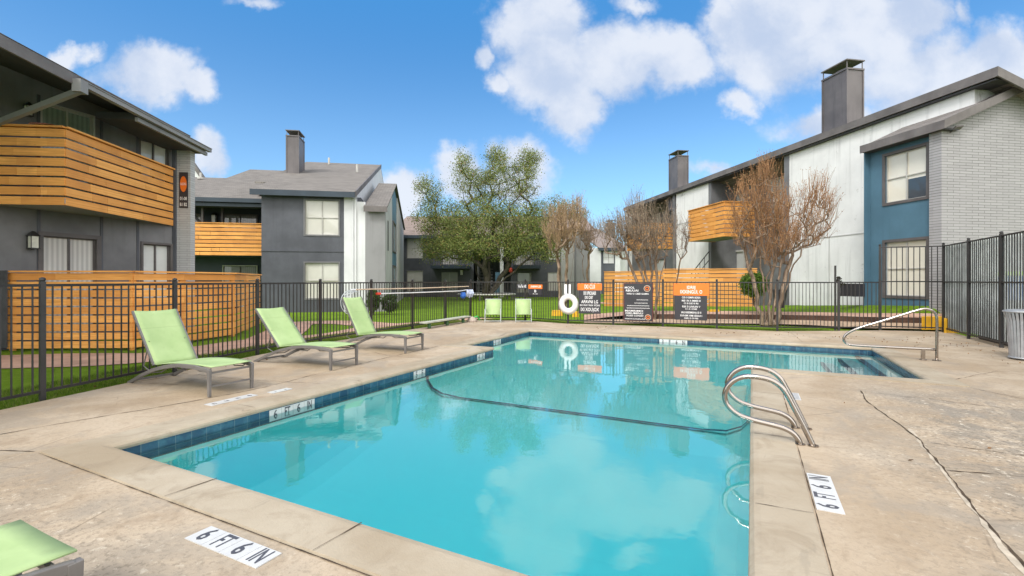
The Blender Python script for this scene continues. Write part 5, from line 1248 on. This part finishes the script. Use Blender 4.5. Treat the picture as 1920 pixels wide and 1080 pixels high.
def grow(stems, targets, seg=.35, up=1.2, jit=.12, rng=RNG):
    """attach every target to the nearest point of the growing tree; returns nodes, parents, children counts"""
    nodes = [list(s) for s in stems[0]]; par = list(stems[1])
    base = np.array(nodes[0]); T = targets[np.argsort(np.linalg.norm(targets-np.mean(np.array(nodes), 0), axis=1))]
    ends = []
    for t in T:
        A = np.array(nodes); dv = t-A; dist = np.linalg.norm(dv, axis=1); cost = dist+up*np.maximum(0, A[:, 2]-t[2]+dist*.25)
        cost[:2] += 2; k = int(np.argmin(cost)); L = dist[k]; n = max(1, int(L/seg)); prev = k; p0 = A[k]
        for i in range(1, n+1):
            f = i/n; q = p0+(t-p0)*f+rng.normal(0, jit*seg, 3)*(1 if i < n else .2); q[2] -= .03*L*math.sin(math.pi*f)
            nodes.append(list(q)); par.append(prev); prev = len(nodes)-1
        ends.append(prev)
    return np.array(nodes), par, ends
def limbs(nodes, par, ends, tip, mat, name, parent, expo=.5, rmax=.3, sides=5):
    n = len(nodes); w = np.zeros(n); w[ends] += 1
    for i in range(n-1, -1, -1):
        if par[i] >= 0: w[par[i]] += w[i]
    r = np.minimum(tip*np.maximum(w, 1)**expo, rmax); m = MB()
    V = []; Fc = []
    P = nodes; k = sides; ang = np.arange(k)*2*math.pi/k
    for i in range(n):
        if par[i] < 0: continue
        a = P[par[i]]; b = P[i]; t = b-a; l = np.linalg.norm(t)
        if l < 1e-4: continue
        t = t/l; ref = np.array([0, 0, 1.]) if abs(t[2]) < .9 else np.array([1., 0, 0]); u = np.cross(t, ref); u /= np.linalg.norm(u); v = np.cross(t, u)
        ra = min(r[par[i]], r[i]*1.35); rb = r[i]; c = np.cos(ang)[:, None]*u+np.sin(ang)[:, None]*v; o = len(V)*k
        V.append(a-t*ra*.3+c*ra); V.append(b+c*rb)
        for j in range(k): Fc.append((o+j, o+(j+1) % k, o+k+(j+1) % k, o+k+j))
    V = np.concatenate(V); ob = np_mesh(name, V, np.array(Fc), mat, parent, np.zeros(len(Fc))); ob.data.polygons.foreach_set('use_smooth', [True]*len(Fc)); return ob
def stemset(base, heads, seg=.3, rng=RNG, wob=.05):
    nodes = [list(base)]; par = [-1]
    for (h, r0) in heads:
        b = np.array(base)+np.array([r0[0], r0[1], 0]); h = np.array(h); n = max(2, int(np.linalg.norm(h-b)/seg)); nodes.append(list(b)); par.append(0); pv = len(nodes)-1
        for i in range(1, n+1):
            f = i/n; q = b+(h-b)*np.array([f**1.3, f**1.3, f])+rng.normal(0, wob, 3)*np.array([1, 1, .2]); nodes.append(list(q)); par.append(pv); pv = len(nodes)-1
    return nodes, par

def oak():
    rng = np.random.default_rng(5); d = 38.0; base = at(914, d, -.05)
    t = thing('oak_tree', base, 'large green live oak rising between the buildings behind the pool', 'tree')
    bark = barkmat('oak_bark', (.045, .04, .032), (.11, .095, .075)); lf = leafmat('oak_leaves', (.105, .145, .035), (.27, .32, .09), (.36, .24, .09))
    lobes = [  # px, py, rx, ry, depth, n, density
        (835, 452, 46, 36, 3.6, 56, 1), (880, 460, 50, 30, 4, 56, 1), (940, 455, 50, 32, 4, 56, 1), (1000, 452, 46, 42, 3.4, 58, 1), (1030, 462, 24, 30, 2.4, 18, .9), (808, 466, 20, 22, 2, 13, .8), (800, 405, 24, 32, 2.4, 22, .75),
        (850, 415, 42, 35, 3.2, 48, .85), (905, 405, 50, 42, 4, 62, .8), (965, 405, 46, 45, 3.4, 55, .85), (1010, 405, 26, 32, 2.4, 22, .7),
        (795, 345, 14, 20, 1.2, 9, .55), (815, 362, 16, 26, 1.4, 10, .5), (872, 335, 22, 34, 2, 16, .55), (905, 345, 30, 32, 2.4, 22, .6), (940, 330, 28, 40, 2.4, 26, .65), (985, 335, 30, 40, 2.2, 28, .65), (930, 292, 13, 20, 1.2, 10, .6), (868, 300, 12, 20, 1, 6, .45), (988, 298, 14, 18, 1, 8, .5), (1045, 392, 22, 24, 1.6, 14, .5), (1002, 298, 7, 12, .6, 4, .4), (1080, 400, 20, 22, 1.5, 9, .35)]
    T = []; S_ = []
    for (px, py, rx, ry, dd, n, de) in lobes:
        for _ in range(int(n*(1.5 if de > .7 else 2.1))):
            while True:
                q = rng.uniform(-1, 1, 3)
                if np.dot(q, q) < 1: break
            dep = d+q[1]*dd; p = at(px+q[0]*rx, dep, zat(py+q[2]*ry, dep)); T.append(p[:]); S_.append(de)
    T = np.array(T); S_ = np.array(S_); b = np.array(base)
    heads = [(b+np.array([-1.6, .4, 3.4]), (-.1, 0)), (b+np.array([1.9, .3, 3.0]), (.1, .1)), (b+np.array([.4, -1.2, 3.8]), (0, -.1)), (b+np.array([-.2, .8, 4.6]), (0, .1)), (b+np.array([3.6, .8, 3.6]), (.15, 0))]
    nodes, par, ends = grow(stemset(base, heads, .6, rng, .08), T, .7, 1.0, .10, rng)
    limbs(nodes, par, ends, .0095, bark, 'trunk', t, .52, .42, 6)
    n_per = 58; keep = rng.uniform(0, 1, len(T)) < 1.1
    lo = S_ > .7
    leaves(T[lo], 105, .34, .115, lf, 'crown', t, rng, .6); leaves(T[~lo], 95, .30, .105, lf, 'upper_crown', t, rng, .6)
oak()

def myrtle(px, py, d, zb, heads_px, crown, label, tip=.006, ntar=260, twigs=4, seedcol=((.26, .13, .06), (.40, .22, .105)), barkc=((.14, .095, .065), (.29, .215, .155)), seed=3, leaf=.03, nleaf=3, rmax=.12, cat='tree', blade=.045):
    rng = np.random.default_rng(seed); base = at(px, d, zb); t = thing('crepe_myrtle', base, label, cat, 'bare crepe myrtle trees')
    bark = barkmat('myrtle_bark', *barkc)
    T = []
    for (cx, cy, rx, ry, dd, n) in crown:
        for _ in range(n):
            while True:
                q = rng.uniform(-1, 1, 3)
                if np.dot(q, q) < 1: break
            dep = d+q[1]*dd; T.append(at(cx+q[0]*rx, dep, zat(cy+q[2]*ry, dep))[:])
    T = np.array(T); heads = []
    for (hx, hy, o, dq, bx) in heads_px: hp = at(hx, d+dq, zat(hy, d+dq)); heads.append((np.array(hp), (bx*CS, bx*SN+o)))
    nodes, par, ends = grow(stemset(base, heads, .3, rng, .035), T, .28, 2.0, .16, rng)
    limbs(nodes, par, ends, tip, bark, 'trunk', t, .5, rmax, 5)
    # fine shoots
    N = len(T)*twigs; C = np.repeat(T, twigs, 0); cen = np.array(at(px, d, zat(py, d)))
    out = C-np.array([base[0], base[1], base[2]+.8]); out /= np.linalg.norm(out, axis=1)[:, None]
    D = out*.6+np.array([0, 0, .9])+rng.normal(0, .32, (N, 3)); D /= np.linalg.norm(D, axis=1)[:, None]; L = rng.uniform(.3, .85, N)[:, None]
    C = C+rng.normal(0, .05, (N, 3)); E = C+D*L; w = np.cross(D, rng.normal(0, 1, (N, 3))); w /= np.linalg.norm(w, axis=1)[:, None]; w2 = np.cross(D, w)
    ra, rb = tip*1.15, tip*.5
    V = np.stack([C+w*ra, C-w*.5*ra+w2*.87*ra, C-w*.5*ra-w2*.87*ra, E+w*rb, E-w*.5*rb+w2*.87*rb, E-w*.5*rb-w2*.87*rb], 1).reshape(-1, 3)
    o = np.arange(N)[:, None, None]*6; Fc = (o+np.array([[0, 1, 4, 3], [1, 2, 5, 4], [2, 0, 3, 5]])[None]).reshape(-1, 4)
    np_mesh('shoots', V, Fc, leafmat('myrtle_twig', tuple(x*.8 for x in seedcol[0]), seedcol[1], None, .05), t, np.repeat(rng.uniform(0, 1, N), 3))
    pts = np.concatenate([C+D*L*f for f in (.5, .8, 1.0)])
    leaves(pts[rng.permutation(len(pts))[:int(len(pts)*.34)]], nleaf, .05, blade, leafmat('myrtle_seed_heads', seedcol[0], seedcol[1], (.5, .33, .16), .1), 'crown', t, rng, .5)
    return t
# right tree, in front of the white building
myrtle(1442, 608, 16.2, zat(608, 16.2), [(1392, 455, .0, .1, -.26), (1425, 430, .1, -.2, -.14), (1455, 440, -.1, .2, .02), (1470, 470, .1, .0, .1), (1500, 430, .0, -.1, .26), (1535, 400, .05, .1, .22), (1440, 420, .1, .4, -.02), (1478, 410, -.1, -.4, .08)],
       [(1400, 400, 34, 60, .9, 75), (1440, 380, 38, 65, 1.1, 120), (1440, 460, 45, 40, 1.0, 90), (1470, 440, 30, 60, 1.0, 60), (1530, 400, 38, 60, .9, 95), (1500, 450, 28, 35, .8, 30), (1385, 440, 18, 30, .6, 20)],
       'bare brown crepe myrtle with a thick trunk cluster before the white building', tip=.0058, seed=3, rmax=.12)
# middle tree, behind the tall black sign
myrtle(1222, 600, 18.2, -.03, [(1170, 470, .0, .1, -.18), (1190, 460, .1, -.2, -.08), (1205, 470, -.1, .2, .0), (1232, 460, .1, .0, .08), (1250, 470, .0, .1, .14), (1215, 440, .1, .2, .02)],
       [(1165, 455, 34, 38, .8, 75), (1190, 440, 36, 42, .9, 85), (1215, 450, 34, 55, .9, 90), (1245, 445, 26, 50, .7, 50), (1140, 440, 18, 20, .5, 18), (1200, 400, 30, 20, .7, 20)],
       'bare grey brown crepe myrtle behind the tall black sign, hiding the farther balcony', tip=.0062, seed=8, seedcol=((.21, .155, .11), (.34, .265, .19)), rmax=.075)
# thin pale stem right of it
myrtle(1262, 590, 20.5, 0, [(1272, 500, 0, 0, .05)], [(1278, 450, 16, 40, .5, 26)], 'thin crepe myrtle with a pale bent stem before the white wall of the right building', tip=.006, seed=12, nleaf=2, rmax=.07, seedcol=((.12, .09, .07), (.25, .18, .13)))
# left pair near the oak
myrtle(1058, 572, 25, -.05, [(1050, 480, 0, .2, -.1), (1062, 470, .1, -.2, .05), (1045, 460, -.1, .2, -.2), (1075, 470, .1, .1, .2)],
       [(1045, 430, 30, 45, 1.1, 120), (1070, 425, 30, 40, 1.1, 95), (1055, 455, 30, 25, .9, 50), (1085, 395, 20, 20, .8, 18)], 'sandy twiggy crepe myrtle touching the right side of the oak', tip=.008, seed=21, seedcol=((.30, .20, .11), (.46, .32, .19)), rmax=.09, blade=.06)
myrtle(1098, 572, 27, -.05, [(1103, 478, 0, .1, .05), (1092, 480, .1, .1, -.05)], [(1105, 440, 22, 32, .9, 60), (1095, 460, 18, 20, .7, 24)], 'slender crepe myrtle with a knotted fork right of the sandy one', tip=.008, seed=25, seedcol=((.24, .17, .12), (.38, .27, .19)), rmax=.08, blade=.05)

def shrub(px0, px1, py0, py1, d, zb, label, c1, c2, n=260, lf=.07, seed=1, name='shrub', stem=True):
    rng = np.random.default_rng(seed); base = at((px0+px1)/2, d, zb); t = thing(name, base, label, 'shrub')
    T = []; cx, cy, rx, ry = (px0+px1)/2, (py0+py1)/2, (px1-px0)/2, (py1-py0)/2
    for _ in range(n):
        q = rng.normal(0, 1, 3); q /= np.linalg.norm(q); q *= rng.uniform(.55, 1)**.5; dep = d+q[1]*rx*d/FPX; T.append(at(cx+q[0]*rx, dep, zat(cy+q[2]*ry, dep))[:])
    T = np.array(T); c = T.mean(0)
    nodes, par, ends = grow(stemset(base, [(c-np.array([0, 0, .1]), (0, 0))], .15, rng, .01), T, .15, .5, .1, rng)
    limbs(nodes, par, ends, .004, barkmat('shrub_bark', (.05, .04, .03), (.1, .08, .06)), 'stems', t, .45, .03, 4)
    leaves(T, 26, rx*d/FPX*.14, lf, leafmat('shrub_leaves', c1, c2, None, .3), 'foliage', t, rng, .6)
shrub(1390, 1438, 512, 556, 18.6, zat(573, 18.6), 'rounded bright green shrub before the orange patio fence by the bare tree', (.05, .11, .015), (.18, .30, .04), seed=4)
shrub(688, 712, 543, 584, 21.5, -.05, 'leafy green bush against the grey wing of the slate building', (.04, .075, .02), (.09, .15, .03), 160, .08, 5)
shrub(716, 745, 552, 584, 21.8, -.05, 'lower dark bush right of the leafy bush by the blue wall', (.03, .06, .015), (.07, .12, .03), 160, .07, 6)
shrub(1566, 1584, 520, 540, 16.3, .62, 'dead dark twiggy weed against the white wall by the gate', (.03, .03, .02), (.06, .06, .035), 12, .06, 9)

# round planter ring at the oak
t = thing('tree_seat', at(925, 36.5), 'low pale ring seat round the foot of the oak', 'seat'); c = at(912, 38); m = MB(); ring = [c+Vector((math.cos(a)*2.3, math.sin(a)*2.3, .42)) for a in [2*math.pi*i/30 for i in range(31)]]
m.tube(ring, .07, 4); m.build('seat_ring', wtrim, t); m = MB()
for i in range(0, 30, 3): m.bar(ring[i]-Z*.45, ring[i], .08)
m.build('support', trim, t)

# grass blades where the lawn is near
def blades(name, poly_fn, n, h, seed, zf):
    rng = np.random.default_rng(seed); P = poly_fn(rng, n); N = len(P); a = rng.uniform(0, 2*math.pi, N); w = np.stack([np.cos(a), np.sin(a), np.zeros(N)], 1)*.0045
    H = h*rng.uniform(.5, 1.3, N); lean = rng.normal(0, .35, (N, 2))*H[:, None]; B = np.column_stack([P, np.full(N, zf)])
    T = B+np.column_stack([lean, H]); V = np.stack([B-w, B+w, T], 1).reshape(-1, 3)
    o = np_mesh(name, V, np.arange(3*N).reshape(-1, 3), leafmat('grass_blade', (.06, .125, .008), (.16, .25, .02), (.28, .27, .09), .35), None, rng.uniform(0, 1, N), 3)
    return tag(o, 'short green grass blades along the fence', 'grass', kind='stuff')
def band(pts, o0, o1):
    P = np.array([(p[0], p[1]) for p in pts]); L = np.linalg.norm(np.diff(P, axis=0), axis=1); cum = np.concatenate([[0], np.cumsum(L)])
    def f(rng, n):
        s = rng.uniform(0, cum[-1], n); i = np.clip(np.searchsorted(cum, s)-1, 0, len(L)-1); t = (s-cum[i])/L[i]; q = P[i]+(P[i+1]-P[i])*t[:, None]
        d = (P[i+1]-P[i])/L[i][:, None]; nn = np.stack([-d[:, 1], d[:, 0]], 1); return q+nn*rng.uniform(o0, o1, n)[:, None]
    return f
blades('grass_left', band(FENCE_L, -.10, 1.25), 85000, .055, 1, -.06)
blades('grass_back', band(FENCE_B, -.14, .85), 50000, .05, 2, -.06)
rng = np.random.default_rng(9); Pn = []
for (cx, cy, sx, sy, n_) in ((4.3, 14.6, .35, .9, 60), (4.6, 11.2, .25, 1.2, 50), (-8.4, 5.2, .2, 1.5, 40), (2.0, 14.9, 1.6, .3, 60), (-3, 14.9, 2.5, .35, 60), (3.4, 5.5, 1.2, 1.2, 30), (-6.5, 1.2, .9, .7, 14)):
    Pn.append(np.column_stack([rng.normal(cx, sx, n_), rng.normal(cy, sy, n_), np.full(n_, .009)]))
tag(leaves(np.concatenate(Pn), 1, .002, .045, leafmat('dry_leaf', (.12, .06, .03), (.3, .18, .08), None, .05), 'leaf_litter', None, rng, .5), 'few dry fallen leaves scattered on the deck', 'leaves', kind='stuff')
print('objects', len(bpy.data.objects))
